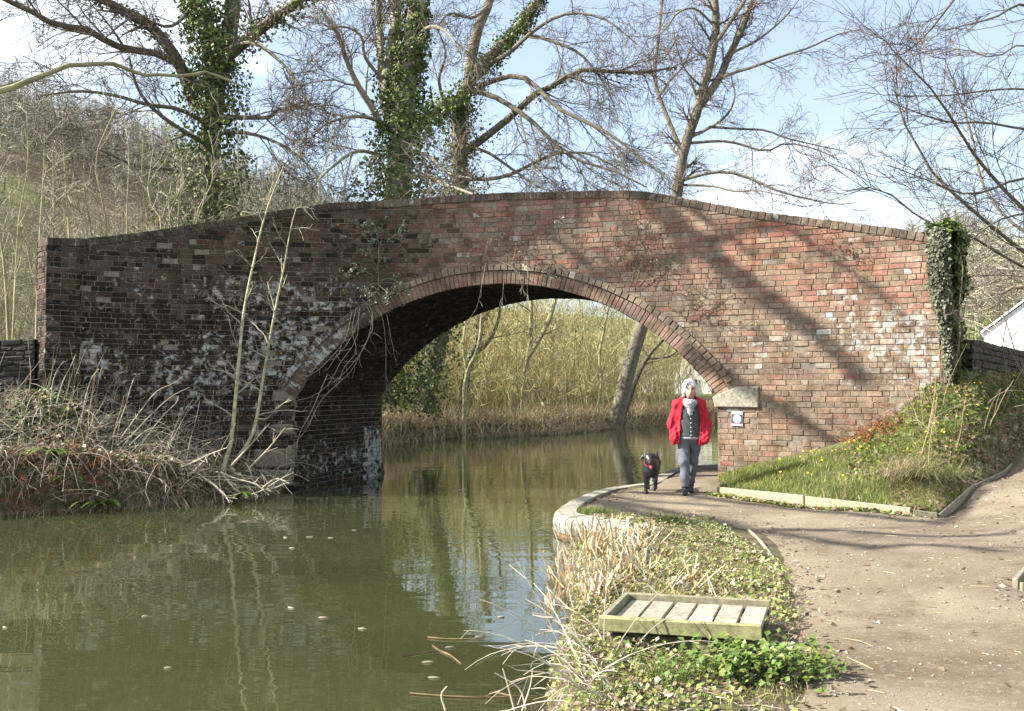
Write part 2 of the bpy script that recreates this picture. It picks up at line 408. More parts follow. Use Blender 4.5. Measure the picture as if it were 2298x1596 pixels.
# murky canal water: silty body below a rippled, reflecting surface
m, nt, nodes, links, b = new_mat('canal_water'); M['water'] = m
geo = nodes.new('ShaderNodeNewGeometry'); geo.name = 'geo'
c = mixc(nt, ramp(nt, noise(nt, 0.45, 4), 0.35, 0.65), (0.032, 0.036, 0.014), (0.043, 0.047, 0.020))
lk(nt, c, b.inputs['Base Color']); b.inputs['Roughness'].default_value = 0.015; b.inputs['IOR'].default_value = 1.5
b.inputs['Specular IOR Level'].default_value = 0.6
b.subsurface_method = 'BURLEY'; b.inputs['Subsurface Weight'].default_value = 1.0; b.inputs['Subsurface Radius'].default_value = (1.0, 0.9, 0.5); b.inputs['Subsurface Scale'].default_value = 0.9
mp = N_(nt, 'Mapping'); mp.inputs['Scale'].default_value = (0.32, 1.9, 1); lk(nt, geo.outputs['Position'], mp.inputs['Vector'])
mp2 = N_(nt, 'Mapping'); mp2.inputs['Scale'].default_value = (2.0, 7.0, 1); lk(nt, geo.outputs['Position'], mp2.inputs['Vector'])
ha = noise(nt, 1.0, 2, 0.5, mp.outputs[0]); hb = noise(nt, 1.0, 2, 0.5, mp2.outputs[0])
ad = N_(nt, 'Math', operation='MULTIPLY_ADD'); lk(nt, hb, ad.inputs[0]); ad.inputs[1].default_value = 0.14; lk(nt, ha, ad.inputs[2])
bump(nt, b, ad.outputs[0], 1.0, 0.006)
# ------------------------------------------------------------------ the lie of the land
CANAL = np.array([(-3, -40), (-1.5, -6), (-0.3, 2), (0.05, 5.4), (0.15, 6.8), (0.34, 7.9), (0.42, 9.5), (0.46, 10.6), (0.8, 11.25), (1.27, 11.38),
    (0.96, 12.0), (0.68, 12.2), (0.56, 12.73), (0.615, 13.35), (0.885, 14.4), (1.29, 15.5), (1.77, 16.2), (2.1, 16.6), (2.65, 18.4), (3.3, 20.0),
    (4.2, 20.7), (6, 21.2), (9, 22.6), (14, 26), (25, 34), (45, 52), (80, 90), (70, 100), (40, 72), (22, 57), (12, 51), (6.9, 47.6), (5.5, 46), (3.9, 43.6), (1.5, 38.7), (-2.45, 35.4),
    (-4, 31.8), (-4.4, 27), (-3.4, 23.5), (-2.62, 21.4), (-3.85, 18.0), (-4.4, 16.5), (-4.84, 15.9), (-5.6, 15.3), (-7.2, 14.4), (-9, 13.2), (-12, 11), (-16, 7), (-20, 0), (-24, -40)], float)
def seg_dist(P, poly, closed=True):
    A = poly; B = np.roll(poly, -1, 0) if closed else poly[1:]
    if not closed: A = poly[:-1]
    d = np.full(len(P), 1e9)
    for a, b_ in zip(A, B):
        ab = b_ - a; t = np.clip(((P - a) @ ab) / max(ab @ ab, 1e-9), 0, 1)
        d = np.minimum(d, np.hypot(*(P - a - t[:, None] * ab).T))
    return d
def inside(P, poly):
    x, y = P[:, 0], P[:, 1]; r = np.zeros(len(P), bool)
    for (x0, y0), (x1, y1) in zip(poly, np.roll(poly, -1, 0)):
        c = (y0 > y) != (y1 > y)
        r ^= c & (x < (x1 - x0) * (y - y0) / (y1 - y0 + 1e-12) + x0)
    return r
CTRL = np.array([
    (1.5, 5, .25), (2, 8, .25), (2.2, 11, .25), (1.6, 13, .24), (2.6, 16, .25), (3, 18, .25), (3.5, 20, .25), (2.5, 0, .3), (4, 5, .3), (4, 8, .3), (4.2, 11, .28), (3.3, 13, .25),
    (.5, 6, .25), (.8, 5.6, .22), (.9, 7.3, .22), (.6, 7, .2), (.8, 9, .2), (.9, 10.5, .18), (1, 12.6, .24), (.4, 4, .22), (.3, 1, .25), (1.2, 15, .24),
    (4.84, 11.9, .3), (6.1, 13.4, .6), (7.5, 15, .9), (9, 16.5, 1.2), (6, 11, .42), (7, 12, .6), (8.5, 13, .9), (5, 9, .32), (6, 8, .4), (8, 9, .6), (10, 12, 1.0), (10, 6, .7),
    (14, 18, 2.0), (12, 17, 1.8), (8.5, 17.5, 1.7), (10, 22, 1.6), (16, 12, 1.6), (15, 4, 1), (20, 24, 1.5), (7, 19, 1.2), (5, 19, .3),
    (-7.5, 16.4, 1.75), (-7.1, 16.6, 1.5), (-6.4, 17.1, 1.05), (-5.7, 17.5, .85), (-5, 17.7, .5), (-4.3, 17.8, .12), (-8.5, 15.6, 1.4), (-10, 15, .9), (-9, 14.3, .7), (-7.2, 15.2, .72),
    (-6, 16, .55), (-4.8, 16.6, .25), (-11, 13.5, .6), (-13, 13, .8), (-15, 10, .7), (-20, 10, 1.1), (-24, 0, 1.6), (-8, 19, 2.0), (-6, 20.5, 1.6), (-4, 22, .8),
    (-8, 24, 2.0), (-10, 30, 2.2), (-6, 33, .5), (-5, 36, .35), (-1, 41, .35), (2, 45, .35), (6, 52, .35), (-20, 40, 4), (-20, 22, 3.5), (-30, 20, 4), (10, 58, 1.2), (20, 66, 1.4), (0, 55, 2), (30, 20, 2), (30, 40, 1), (45, 45, 1), (-6, 60, 3), (40, 90, 2)], float)
AZ = np.array([[-1500, 40], [-300, 42], [0, 42], [300, 37], [700, 26], [900, 16], [1500, 12], [1900, 12], [2050, 17], [2150, 19], [2300, 14], [3000, 14], [5000, 24]], float)
def land(P):
    d2 = ((P[:, None, :] - CTRL[None, :, :2]) ** 2).sum(2); w = 1 / (d2 + 0.20) ** 1.6
    z = (w * CTRL[:, 2]).sum(1) / w.sum(1)
    r = np.hypot(P[:, 0], P[:, 1]); az = np.interp(P[:, 0] / np.maximum(P[:, 1], 5) * FD + 1149, AZ[:, 0], AZ[:, 1])
    h = az * sstep(55, 190, r) * (P[:, 1] > -5) + 12 * sstep(190, 600, r)
    return z + h
def land_z(P):
    P = np.asarray(P, float).reshape(-1, 2); z = np.empty(len(P))
    for i in range(0, len(P), 40000): z[i:i + 40000] = land(P[i:i + 40000])
    return z
def canal_sd(P):
    """distance to the waterline, positive on land"""
    d = seg_dist(P, CANAL); return np.where(inside(P, CANAL), -d, d)
def ground_z(P):
    P = np.asarray(P, float).reshape(-1, 2)
    t = sstep(-0.22, 0.28, canal_sd(P)); return -0.75 + (land_z(P) + 0.75) * t

# towpath outline (photo pixels on the plane z = 0.25 for the part in view)
PL = gz(np.array([1765, 1772, 1762, 1752, 1748, 1728, 1692, 1620, 1520, 1430, 1360]), np.array([1596, 1500, 1420, 1330, 1275, 1228, 1192, 1176, 1166, 1154, 1143]), 0.25)[:, :2]
PATH = np.vstack([[(1.05, 0.5), (1.15, 3.5)], PL, [(0.84, 12.5), (0.83, 13.3), (1.12, 14.35), (1.5, 15.3), (1.95, 16.0), (2.3, 16.5), (2.85, 18.3), (3.45, 19.8), (4.3, 20.4),
    (6, 20.9), (9, 22.2), (9.4, 21.2), (6.2, 19.9), (4.9, 19.4), (4.25, 17.6), (3.42, 16.6), (3.22, 15.6), (2.95, 14.45), (3.75, 13.12), (4.6, 11.92), (4.88, 11.85), (6.15, 13.32), (7.55, 14.95), (9.2, 16.7), (11, 18.2),
    (14, 19.0), (13, 15.5), (10, 13), (7.2, 10.2), (4.5, 8.5), (3.88, 7.7), (3.75, 6.5), (3.7, 3.5), (3.7, 0.5)]])

def build_ground():
    def axis(segs):
        out = []
        for a, b_, st in segs: out.append(np.arange(a, b_, st))
        return np.concatenate(out + [[segs[-1][1]]])
    xs = axis([(-700, -100, 25), (-100, -30, 3.5), (-30, -11, 0.8), (-11, 11, 0.16), (11, 30, 0.8), (30, 100, 3.5), (100, 700, 25)])
    ys = axis([(-60, -8, 4), (-8, 3, 0.5), (3, 24, 0.16), (24, 62, 0.6), (62, 230, 3.5), (230, 900, 25)])
    X, Y = np.meshgrid(xs, ys, indexing='ij'); P = np.stack([X.ravel(), Y.ravel()], 1)
    z = ground_z(P)
    near = (np.abs(P[:, 0]) < 16) & (P[:, 1] < 26) & (P[:, 1] > -2)
    pd = np.where(near, 0, 0.0); Pn = P[near]
    ip = inside(Pn, PATH); dp = seg_dist(Pn, PATH)
    zz = z[near]; zz -= np.where(ip, 0.07 * sstep(0, 0.25, dp), 0)
    zz += 0.02 * np.sin(Pn[:, 0] * 5.1 + np.sin(Pn[:, 1] * 3)) * np.cos(Pn[:, 1] * 4.3) * (~ip)
    # the ground sinks below the barrel and the bank mesh so that they own those places
    z[near] = zz
    nx, ny = len(xs), len(ys); i = np.arange(nx - 1)[:, None] * ny + np.arange(ny - 1)[None, :]
    F = np.stack([i, i + ny, i + ny + 1, i + 1], -1).reshape(-1, 4)
    me = mesh_np('ground', np.column_stack([P, z]), F, smooth=True)
    o = obj('ground', me, M['soil'], kind='structure')
    me.materials.append(M['hill_grass'])
    cy = P[F].mean(1); far = (np.hypot(cy[:, 0], cy[:, 1]) > 60)
    me.polygons.foreach_set('material_index', far.astype(np.int32))
    tag(o, 'brown leaf-strewn earth of the canal banks rising to the hillside')
build_ground()
W_ = np.array([(-60, -60, 0), (110, -60, 0), (110, 120, 0), (-60, 120, 0)], float)
o = obj('canal_water', mesh_np('canal_water', W_, np.array([[0, 1, 2, 3]])), M['water'], kind='structure')
tag(o, 'murky green canal water with ripples and reflections')

def cdt_sheet(poly, step, zf, name, mat):
    lo, hi = poly.min(0), poly.max(0)
    bp = []
    for a, b_ in zip(poly, np.roll(poly, -1, 0)):
        n = max(1, int(np.hypot(*(b_ - a)) / step)); bp.append(a + (b_ - a) * np.linspace(0, 1, n, endpoint=False)[:, None])
    bp = np.vstack(bp)
    gx, gy = np.meshgrid(np.arange(lo[0], hi[0], step), np.arange(lo[1], hi[1], step)); G = np.stack([gx.ravel(), gy.ravel()], 1)
    G = G + rng.uniform(-.2, .2, G.shape) * step
    G = G[inside(G, poly)]; G = G[seg_dist(G, poly) > step * 0.5]
    pts = np.vstack([bp, G]); nb = len(bp)
    r = delaunay_2d_cdt([Vector(p) for p in pts.tolist()], [(i, (i + 1) % nb) for i in range(nb)], [list(range(nb))], 1, 1e-5)
    V = np.array([(v[0], v[1]) for v in r[0]]); T = [f for f in r[2] if len(f) == 3]
    z = zf(V); F = np.array(T); a = V[F]
    cr = (a[:, 1, 0] - a[:, 0, 0]) * (a[:, 2, 1] - a[:, 0, 1]) - (a[:, 1, 1] - a[:, 0, 1]) * (a[:, 2, 0] - a[:, 0, 0])
    F[cr < 0] = F[cr < 0][:, ::-1]
    return obj(name, mesh_np(name, np.column_stack([V, z]), F, smooth=True), mat, kind='structure')
def path_z(P):
    d = seg_dist(P, PATH)
    return land_z(P) + 0.012 - 0.05 * (1 - sstep(0, 0.22, d)) + 0.012 * np.sin(P[:, 0] * 3.1 + 1) * np.sin(P[:, 1] * 2.3) + 0.004 * np.sin(P[:, 0] * 11) * np.cos(P[:, 1] * 13)
tag(cdt_sheet(PATH, 0.2, path_z, 'towpath', M['towpath']), 'pale brown trodden gravel towpath with a ramp up beside the bridge')

# ------------------------------------------------------------------ the bridge: plan, outline, arch
WX = [(40, 16.2), (95, 16.5), (170, 16.85), (250, 17.15), (400, 17.55), (650, 17.98), (900, 18.15), (1000, 18.1), (1130, 17.9), (1400, 17.25), (1612, 16.6), (1900, 15.7), (2120, 14.95), (2200, 14.65)]
_wp = np.array([((x - 1149) / FD * Y, Y) for x, Y in WX])
_wl = smooth_line(_wp, 400); _ws = np.concatenate([[0], np.cumsum(np.hypot(*np.diff(_wl, axis=0).T))])
def Wy(x): return np.interp(x, _wl[:, 0], _wl[:, 1])
def Ws(x): return np.interp(x, _wl[:, 0], _ws)
def Wx(s): return np.interp(s, _ws, _wl[:, 0])
def Wt(x):
    e = 0.15; t = np.stack([np.full_like(np.asarray(x, float), 2 * e), Wy(np.asarray(x) + e) - Wy(np.asarray(x) - e)], -1); return unit(t)
def Wn(x):
    t = Wt(x); return np.stack([t[..., 1], -t[..., 0]], -1)        # toward the viewer
TOP = np.array([(60, 531), (95, 533), (170, 535), (250, 527), (360, 513), (500, 491), (620, 472), (700, 460), (740, 454), (880, 447), (1000, 438), (1100, 432), (1250, 428), (1420, 426), (1500, 436), (1600, 455), (1700, 472), (1800, 485), (1900, 497), (2000, 510), (2095, 524), (2200, 536)], float)
_tx = np.array([np.interp(0, (_wl[:, 0] - (x - 1149) / FD * _wl[:, 1]), _wl[:, 0]) for x, y in TOP])
_tz = CAMZ + (868 - TOP[:, 1]) / FD * Wy(_tx)
_tt = smooth_line(np.stack([_tx, _tz], 1), 300)
def Ztop(x): return np.interp(x, _tt[:, 0], _tt[:, 1])
def wx_at(px): return float(np.interp(0, (_wl[:, 0] - (px - 1149) / FD * _wl[:, 1]), _wl[:, 0]))
X0, X1 = wx_at(172), wx_at(2092)                      # ends of the spandrel wall between the end piers
XP0, XP1 = wx_at(95), wx_at(2136)
ARX, ARI, ARZ = -0.245, 4.21, -0.61                   # arch centre and inner radius
ZSP = 1.62; HALF = math.sqrt(ARI ** 2 - (ZSP - ARZ) ** 2)
XA0, XA1 = ARX - HALF, ARX + HALF
RING, HOOD = 0.235, 0.115; ARO = ARI + RING + HOOD
CW = 0.087; CH_COP = 0.13
AXIS = np.array([0.385, 1.0]); DEPTH = 3.0            # the canal passes under the road at a slant
def foot_z(x):                                        # level where the masonry meets the ground
    px = x / Wy(x) * FD + 1149
    return np.interp(px, [60, 170, 300, 400, 500, 600, 650, 1600, 1750, 1900, 2000, 2090, 2200], [1.6, 1.3, .9, .7, .4, -.2, -.5, 0.0, .35, .7, .95, 1.4, 1.6]) - 0.1

br = thing('brick_bridge', 'old red brick humpback bridge with one wide arch across the canal', 'bridge', (ARX, float(Wy(ARX)), 0))
def wpt(x, z, off=0.0):
    """point on the wall face, off metres toward the viewer"""
    x = np.asarray(x, float); n = Wn(x); return np.stack([x + n[..., 0] * off, Wy(x) + n[..., 1] * off, z + 0 * x], -1)

# masonry core behind the bricks (the mortar), barrel, back face
xs = np.unique(np.concatenate([np.linspace(XP0 + .02, XP1 - .02, 260), np.linspace(XA0, XA1, 120)]))
acc = Acc(); mc = (0.5, 0.5, 0.5)
def low_edge(x):
    z = np.sqrt(np.maximum((ARI + 0.06) ** 2 - (x - ARX) ** 2, 0)) + ARZ
    return np.where((x > XA0 - .0) & (x < XA1 + .0), np.maximum(z, ZSP), -0.8)
for off, back in ((-0.008, False),):
    for a, b_ in zip(xs[:-1], xs[1:]):
        mid = (a + b_) / 2; inn = XA0 - 1e-6 < mid < XA1 + 1e-6
        la, lb = (low_edge(np.array([max(min(q, XA1 - 1e-4), XA0 + 1e-4)]))[0] if inn else -0.8 for q in (a, b_))
        ta, tb = Ztop(a) - 0.05, Ztop(b_) - 0.05
        q = np.stack([wpt(a, la, off), wpt(b_, lb, off), wpt(b_, tb, off), wpt(a, ta, off)])
        top = np.stack([wpt(a, ta, off), wpt(b_, tb, off), wpt(b_, tb, off - .34), wpt(a, ta, off - .34)])
        bk = np.stack([wpt(b_, la if not inn else Ztop(b_) - 1.25, off - .34), wpt(a, la if not inn else Ztop(a) - 1.25, off - .34), wpt(a, ta, off - .34), wpt(b_, tb, off - .34)])
        for v in (q, top, bk): acc.add(v, np.array([[0, 1, 2, 3]]), mc)
obj('mortar', acc.mesh('mortar'), M['mortar'], br)
# road between the parapets, closing the top of the vault
acc = Acc()
for a, b_ in zip(xs[:-1], xs[1:]):
    za, zb = Ztop(a) - 1.1, Ztop(b_) - 1.1
    pa, pb = wpt(a, za, -.3), wpt(b_, zb, -.3); s = np.array([AXIS[0], AXIS[1], 0]) * DEPTH
    acc.add(np.stack([pa, pb, pb + s, pa + s]), np.array([[0, 1, 2, 3]]), mc)
obj('roadway', acc.mesh('roadway'), M['towpath'], br)
# back face with the same opening
acc = Acc(); s3 = np.array([AXIS[0], AXIS[1], 0]) * DEPTH
for a, b_ in zip(xs[:-1], xs[1:]):
    mid = (a + b_) / 2; inn = XA0 - 1e-6 < mid < XA1 + 1e-6
    la, lb = (low_edge(np.array([max(min(q, XA1 - 1e-4), XA0 + 1e-4)]))[0] if inn else -0.8 for q in (a, b_))
    ta, tb = Ztop(a) - .45, Ztop(b_) - .45
    acc.add(np.stack([wpt(b_, lb) + s3, wpt(a, la) + s3, wpt(a, ta) + s3, wpt(b_, tb) + s3]), np.array([[0, 1, 2, 3]]), (0.22, 0.14, 0.10, 0.1))
    acc.add(np.stack([wpt(a, la) + s3 * .93, wpt(b_, lb) + s3 * .93, wpt(b_, tb) + s3 * .93, wpt(a, ta) + s3 * .93]), np.array([[0, 1, 2, 3]]), (0.22, 0.14, 0.10, 0.1))
obj('far_face', acc.mesh('far_face'), M['brick'], br)

# bricks of the vault and of the inner abutment faces: courses running with the passage
def vault_bricks():
    acc = Acc(); phs = math.asin(HALF / ARI); rows = []
    narc = int(2 * phs * ARI / CW)
    for k in range(narc):
        ph = -phs + (k + .5) * 2 * phs / narc; rows.append((ARX + ARI * math.sin(ph), ARZ + ARI * math.cos(ph), np.array([math.cos(ph), -math.sin(ph)]), np.array([-math.sin(ph), -math.cos(ph)]), 'v'))
    k = 0
    while ZSP - (k + .5) * CW > -0.3:
        z = ZSP - (k + .5) * CW
        rows.append((XA0, z, np.array([0, 1.0]), np.array([1.0, 0]), 'l')); rows.append((XA1, z, np.array([0, 1.0]), np.array([-1.0, 0]), 'r')); k += 1
    ax3 = unit(np.array([AXIS[0], AXIS[1], 0])); LEN = DEPTH * np.hypot(*AXIS)
    for (x, z, t2, n2, kd) in rows:
        s = 0.16 - rng.uniform(0, .22)
        t3 = np.array([t2[0], 0, t2[1]]); n3 = np.array([n2[0], 0, n2[1]])
        if kd != 'v': n3 = unit(np.array([AXIS[1] * n2[0], -AXIS[0] * n2[0], 0]))
        base = np.array([x, float(Wy(x)), z])
        while s < LEN - .05:
            l = 0.222 if rng.random() < .75 else 0.106
            a, b_ = max(s, 0.02), min(s + l, LEN - .02)
            if b_ - a > .05:
                tint = np.array([0.026, 0.021, 0.018]) * rng.uniform(.45, 1.6)  # near-black: shade under the arch put into the brick colour
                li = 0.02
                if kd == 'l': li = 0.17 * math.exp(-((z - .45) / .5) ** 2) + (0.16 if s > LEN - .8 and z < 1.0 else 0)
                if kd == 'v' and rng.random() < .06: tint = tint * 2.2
                c_ = base + ax3 * (a + b_) / 2 + n3 * (rng.uniform(-.008, .006) - .03)
                V = box8(c_, ax3 * (b_ - a) / 2, t3 * .036, n3 * .034)
                F = BOXF if True else BOXF
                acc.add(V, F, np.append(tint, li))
            s += l + .011
    # lining behind the bricks
    prof = [(XA0 - .0, -0.6), (XA0, ZSP)] + [(ARX + ARI * math.sin(p), ARZ + ARI * math.cos(p)) for p in np.linspace(-phs, phs, 60)[1:-1]] + [(XA1, ZSP), (XA1, -0.6)]
    prof = np.array(prof); cen = np.array([ARX, 0.8]); prof = prof + unit(prof - cen) * .012
    V = []
    for (x, z) in prof: V += [[x, float(Wy(x)) + .02, z], [x + s3[0], float(Wy(x)) + s3[1], z]]
    n = len(prof); F = np.array([[2 * i, 2 * i + 2, 2 * i + 3, 2 * i + 1] for i in range(n - 1)])
    obj('vault_lining', mesh_np('vault_lining', np.array(V), F), M['mortar'], br)
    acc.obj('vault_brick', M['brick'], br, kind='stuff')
vault_bricks()

# tint of the brickwork by place: red above, brown and dirty below, shade painted into the left half, lichen where the photo has it
REDS = np.array([(0.31, 0.135, 0.095), (0.28, 0.13, 0.098), (0.32, 0.165, 0.115), (0.25, 0.125, 0.098), (0.31, 0.18, 0.13)])
BROWNS = np.array([(0.24, 0.165, 0.115), (0.27, 0.19, 0.135), (0.215, 0.155, 0.115), (0.28, 0.185, 0.125), (0.235, 0.175, 0.13)])
DIRT_SHADE = np.array([(0.09, 0.066, 0.044), (0.10, 0.07, 0.048), (0.08, 0.062, 0.042), (0.115, 0.075, 0.052)])
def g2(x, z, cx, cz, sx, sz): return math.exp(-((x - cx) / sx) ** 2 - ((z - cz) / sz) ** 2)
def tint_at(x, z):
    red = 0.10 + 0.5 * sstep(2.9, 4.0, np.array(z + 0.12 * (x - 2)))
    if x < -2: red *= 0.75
    dirt_shade = 0.85 * sstep(-1.2, -3.6, np.array(x)) * (1 - .75 * sstep(2.9, 3.6, np.array(z))) + 0.015  # share of dark bricks, for grime and for shade on the left half
    dirt_shade = max(dirt_shade, 0.45 * g2(x, z, -2.3, 4.3, 1.2, .5), 0.5 * g2(x, z, -7, 3.6, 1.2, .6))
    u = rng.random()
    base = (DIRT_SHADE if x < -1 else BROWNS * .72) if u < dirt_shade else (REDS if rng.random() < red else BROWNS)
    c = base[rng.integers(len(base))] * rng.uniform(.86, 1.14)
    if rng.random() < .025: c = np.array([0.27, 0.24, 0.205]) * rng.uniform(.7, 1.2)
    c = c * (1 - .68 * sstep(-.4, -2.6, np.array(x)))  # left half darkened: grime plus its shade put into the brick colour
    l = 0.03
    l += 0.20 * g2(x, z, -3.7, 2.55, 1.25, .75) + 0.17 * g2(x, z, -5.6, 1.9, 1.4, .7) + 0.13 * g2(x, z, -4.6, 3.5, 2.2, .35)
    l += 0.16 * g2(x, z, 6.15, 2.0, .5, .9) + 0.15 * g2(x, z, 5.5, 2.7, .9, .6) + 0.10 * g2(x, z, 3.6, 2.5, 1.3, .6) + 0.09 * g2(x, z, 0.2, 4.3, 1.3, .35) + 0.2 * g2(x, z, -7.0, 2.35, .35, .35)
    l += rng.normal(0, .02)
    if rng.random() < .012: l += .15
    return np.append(c, max(l, 0))

def brick_shape(c, t, n, hl, hh, dep, jit=0.0022):
    """one brick: centre on its face, tangent, normal, half length, half height; face edges worn round"""
    z = np.array([0, 0, 1.0]); bv = min(.004, hh * .25); V = []
    for (ins, o_) in ((0, -dep), (0, -bv), (bv, 0)):
        for (sa, sb) in ((-1, -1), (1, -1), (1, 1), (-1, 1)):
            V.append(c + t * sa * (hl - ins) + z * sb * (hh - ins) + n * o_)
    V = np.array(V); V[4:] += rng.normal(0, jit, (8, 3)) * np.array([1, .6, 1])
    F = [[8, 9, 10, 11]]
    for r in (0, 4):
        for k in range(4): F.append([r + k, r + (k + 1) % 4, r + 4 + (k + 1) % 4, r + 4 + k])
    return V, np.array(F)

def wall_bricks():
    out = []
    k = -6
    while k * CW < 5.2:
        z0 = k * CW; z1 = z0 + .077; zm = (z0 + z1) / 2; k += 1
        # bricks of one course, laid along the wall
        s = Ws(X0) - rng.uniform(0, .2); send = Ws(X1); hdr = (k % 5 == 0)
        while s < send:
            l = (0.106 if rng.random() < (.7 if hdr else .16) else 0.222) + rng.normal(0, .004)
            a, b_ = max(s, Ws(X0)), min(s + l, send); s += l + .010
            xa, xb = float(Wx(a)), float(Wx(b_)); xm = (xa + xb) / 2
            # the opening: never over the ring, never inside the arch
            if zm > ZSP - .02:
                w_ = math.sqrt(max((ARO - .03) ** 2 - (zm - ARZ) ** 2, 0)); L_, R_ = ARX - w_, ARX + w_
                if zm < 1.80: R_ = max(R_, XA1 + .60)
            else:
                L_, R_ = XA0, XA1
                if 1.465 < zm: R_ = XA1 + .60
            if w_ if zm > ZSP - .02 else True:
                if xa < R_ and xb > L_:
                    if xm < ARX: xb = min(xb, L_)
                    else: xa = max(xa, R_)
                    if xb - xa < .035: continue
            xm = (xa + xb) / 2
            t_ = Ztop(xm) - CH_COP + .01
            zz1 = min(z1, t_)
            if zz1 - z0 < .02 or z1 < foot_z(xm): continue
            out.append((xm, (z0 + zz1) / 2, (Ws(xb) - Ws(xa)) / 2, (zz1 - z0) / 2))
    return out
BR = wall_bricks()
def emit_bricks(lst, name, n_single, off=0.0, order=None):
    data = []
    for (x, z, hl, hh) in lst:
        t = np.append(Wt(x), 0); n = np.append(Wn(x), 0)
        pro = rng.uniform(-.004, .007) + off
        if rng.random() < .03: pro -= .02
        tl = rng.normal(0, .008)
        t = unit(t + np.array([0, 0, tl]))
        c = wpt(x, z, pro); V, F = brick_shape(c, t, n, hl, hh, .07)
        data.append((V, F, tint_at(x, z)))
    size = [l[2] * l[3] / float(Wy(l[0])) ** 2 if order is None else order(l) for l in lst]
    pick = set(np.argsort(size)[::-1][:n_single].tolist()); acc = Acc()
    for i, (V, F, c) in enumerate(data):
        if i in pick: obj(name, mesh_np(name, V, F, np.tile(c, (len(V), 1))), M['brick'], br)
        else: acc.add(V, F, c)
    if acc.n: acc.obj(name + 'work', M['brick'], br, kind='stuff')
def show_size(l):
    x, z, hl, hh = l
    if z < foot_z(x) + .35 + .1 or x < -1.5: return 0
    return hl * hh / float(Wy(x)) ** 2
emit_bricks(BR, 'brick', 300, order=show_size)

# arch ring, hood course, coping
def ring(name, ri, ro, w, proud, tints, jit):
    phs = math.asin(HALF / ARI); n = int(2 * phs * (ri + ro) / 2 / w)
    for k in range(n):
        ph = -phs + (k + .5) * 2 * phs / n
        if name == 'hood_brick' and (ph > phs - .035): continue
        r = (ri + ro) / 2; x, z = ARX + r * math.sin(ph), ARZ + r * math.cos(ph)
        t2, n2 = np.append(Wt(x), 0), np.append(Wn(x), 0)
        tang = t2 * math.cos(ph) + np.array([0, 0, -math.sin(ph)]); rad = t2 * math.sin(ph) + np.array([0, 0, math.cos(ph)])
        c = np.array([x, float(Wy(x)), z]) + n2 * (proud - .07 + rng.normal(0, jit))
        V, F = bevbox(c, tang * (w * .47 * rng.uniform(.95, 1.02)), n2 * .07, rad * ((ro - ri) / 2 - .004), .007, .002)
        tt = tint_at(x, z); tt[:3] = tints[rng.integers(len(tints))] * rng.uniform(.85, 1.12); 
        tt[:3] *= 1 - .5 * sstep(-1.5, -2.8, np.array(x))  # ring darkened on the left, shade put into the colour as on the wall
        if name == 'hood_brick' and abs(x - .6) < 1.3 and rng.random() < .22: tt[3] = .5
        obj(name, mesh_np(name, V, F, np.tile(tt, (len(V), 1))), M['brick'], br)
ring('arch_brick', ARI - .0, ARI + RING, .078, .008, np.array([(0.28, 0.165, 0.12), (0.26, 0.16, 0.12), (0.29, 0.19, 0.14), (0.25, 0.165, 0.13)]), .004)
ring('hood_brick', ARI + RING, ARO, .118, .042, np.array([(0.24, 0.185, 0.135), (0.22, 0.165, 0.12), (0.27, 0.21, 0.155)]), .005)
def coping():
    s = Ws(XP0) + .01; send = Ws(XP1)
    while s < send - .03:
        l = rng.uniform(.098, .118); a, b_ = s, min(s + l, send); s += l + .004
        xa, xb = float(Wx(a)), float(Wx(b_)); x = (xa + xb) / 2
        t2 = unit(np.array([*Wt(x), 0]) + np.array([0, 0, (Ztop(xb) - Ztop(xa)) / (b_ - a)])); n2 = np.append(Wn(x), 0); up = np.cross(n2, t2) * -1
        if up[2] < 0: up = -up
        proud = .018 if X0 < x < X1 else .12
        c = wpt(x, Ztop(x) - CH_COP / 2 + rng.normal(0, .002), proud - .2)
        V, F = bevbox(c, t2 * ((b_ - a) / 2), n2 * .2, up * (CH_COP / 2), .007, .003)
        tt = np.append(np.array([(0.14, 0.11, 0.085), (0.16, 0.125, 0.095), (0.12, 0.10, 0.08), (0.17, 0.12, 0.09)][rng.integers(4)]) * rng.uniform(.85, 1.15), max(0, rng.normal(.06, .05)))
        if x < -2.5: tt[:3] *= .55  # left coping darkened by colour to stand for its shade
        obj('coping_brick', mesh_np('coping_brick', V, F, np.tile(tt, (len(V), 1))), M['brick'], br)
coping()
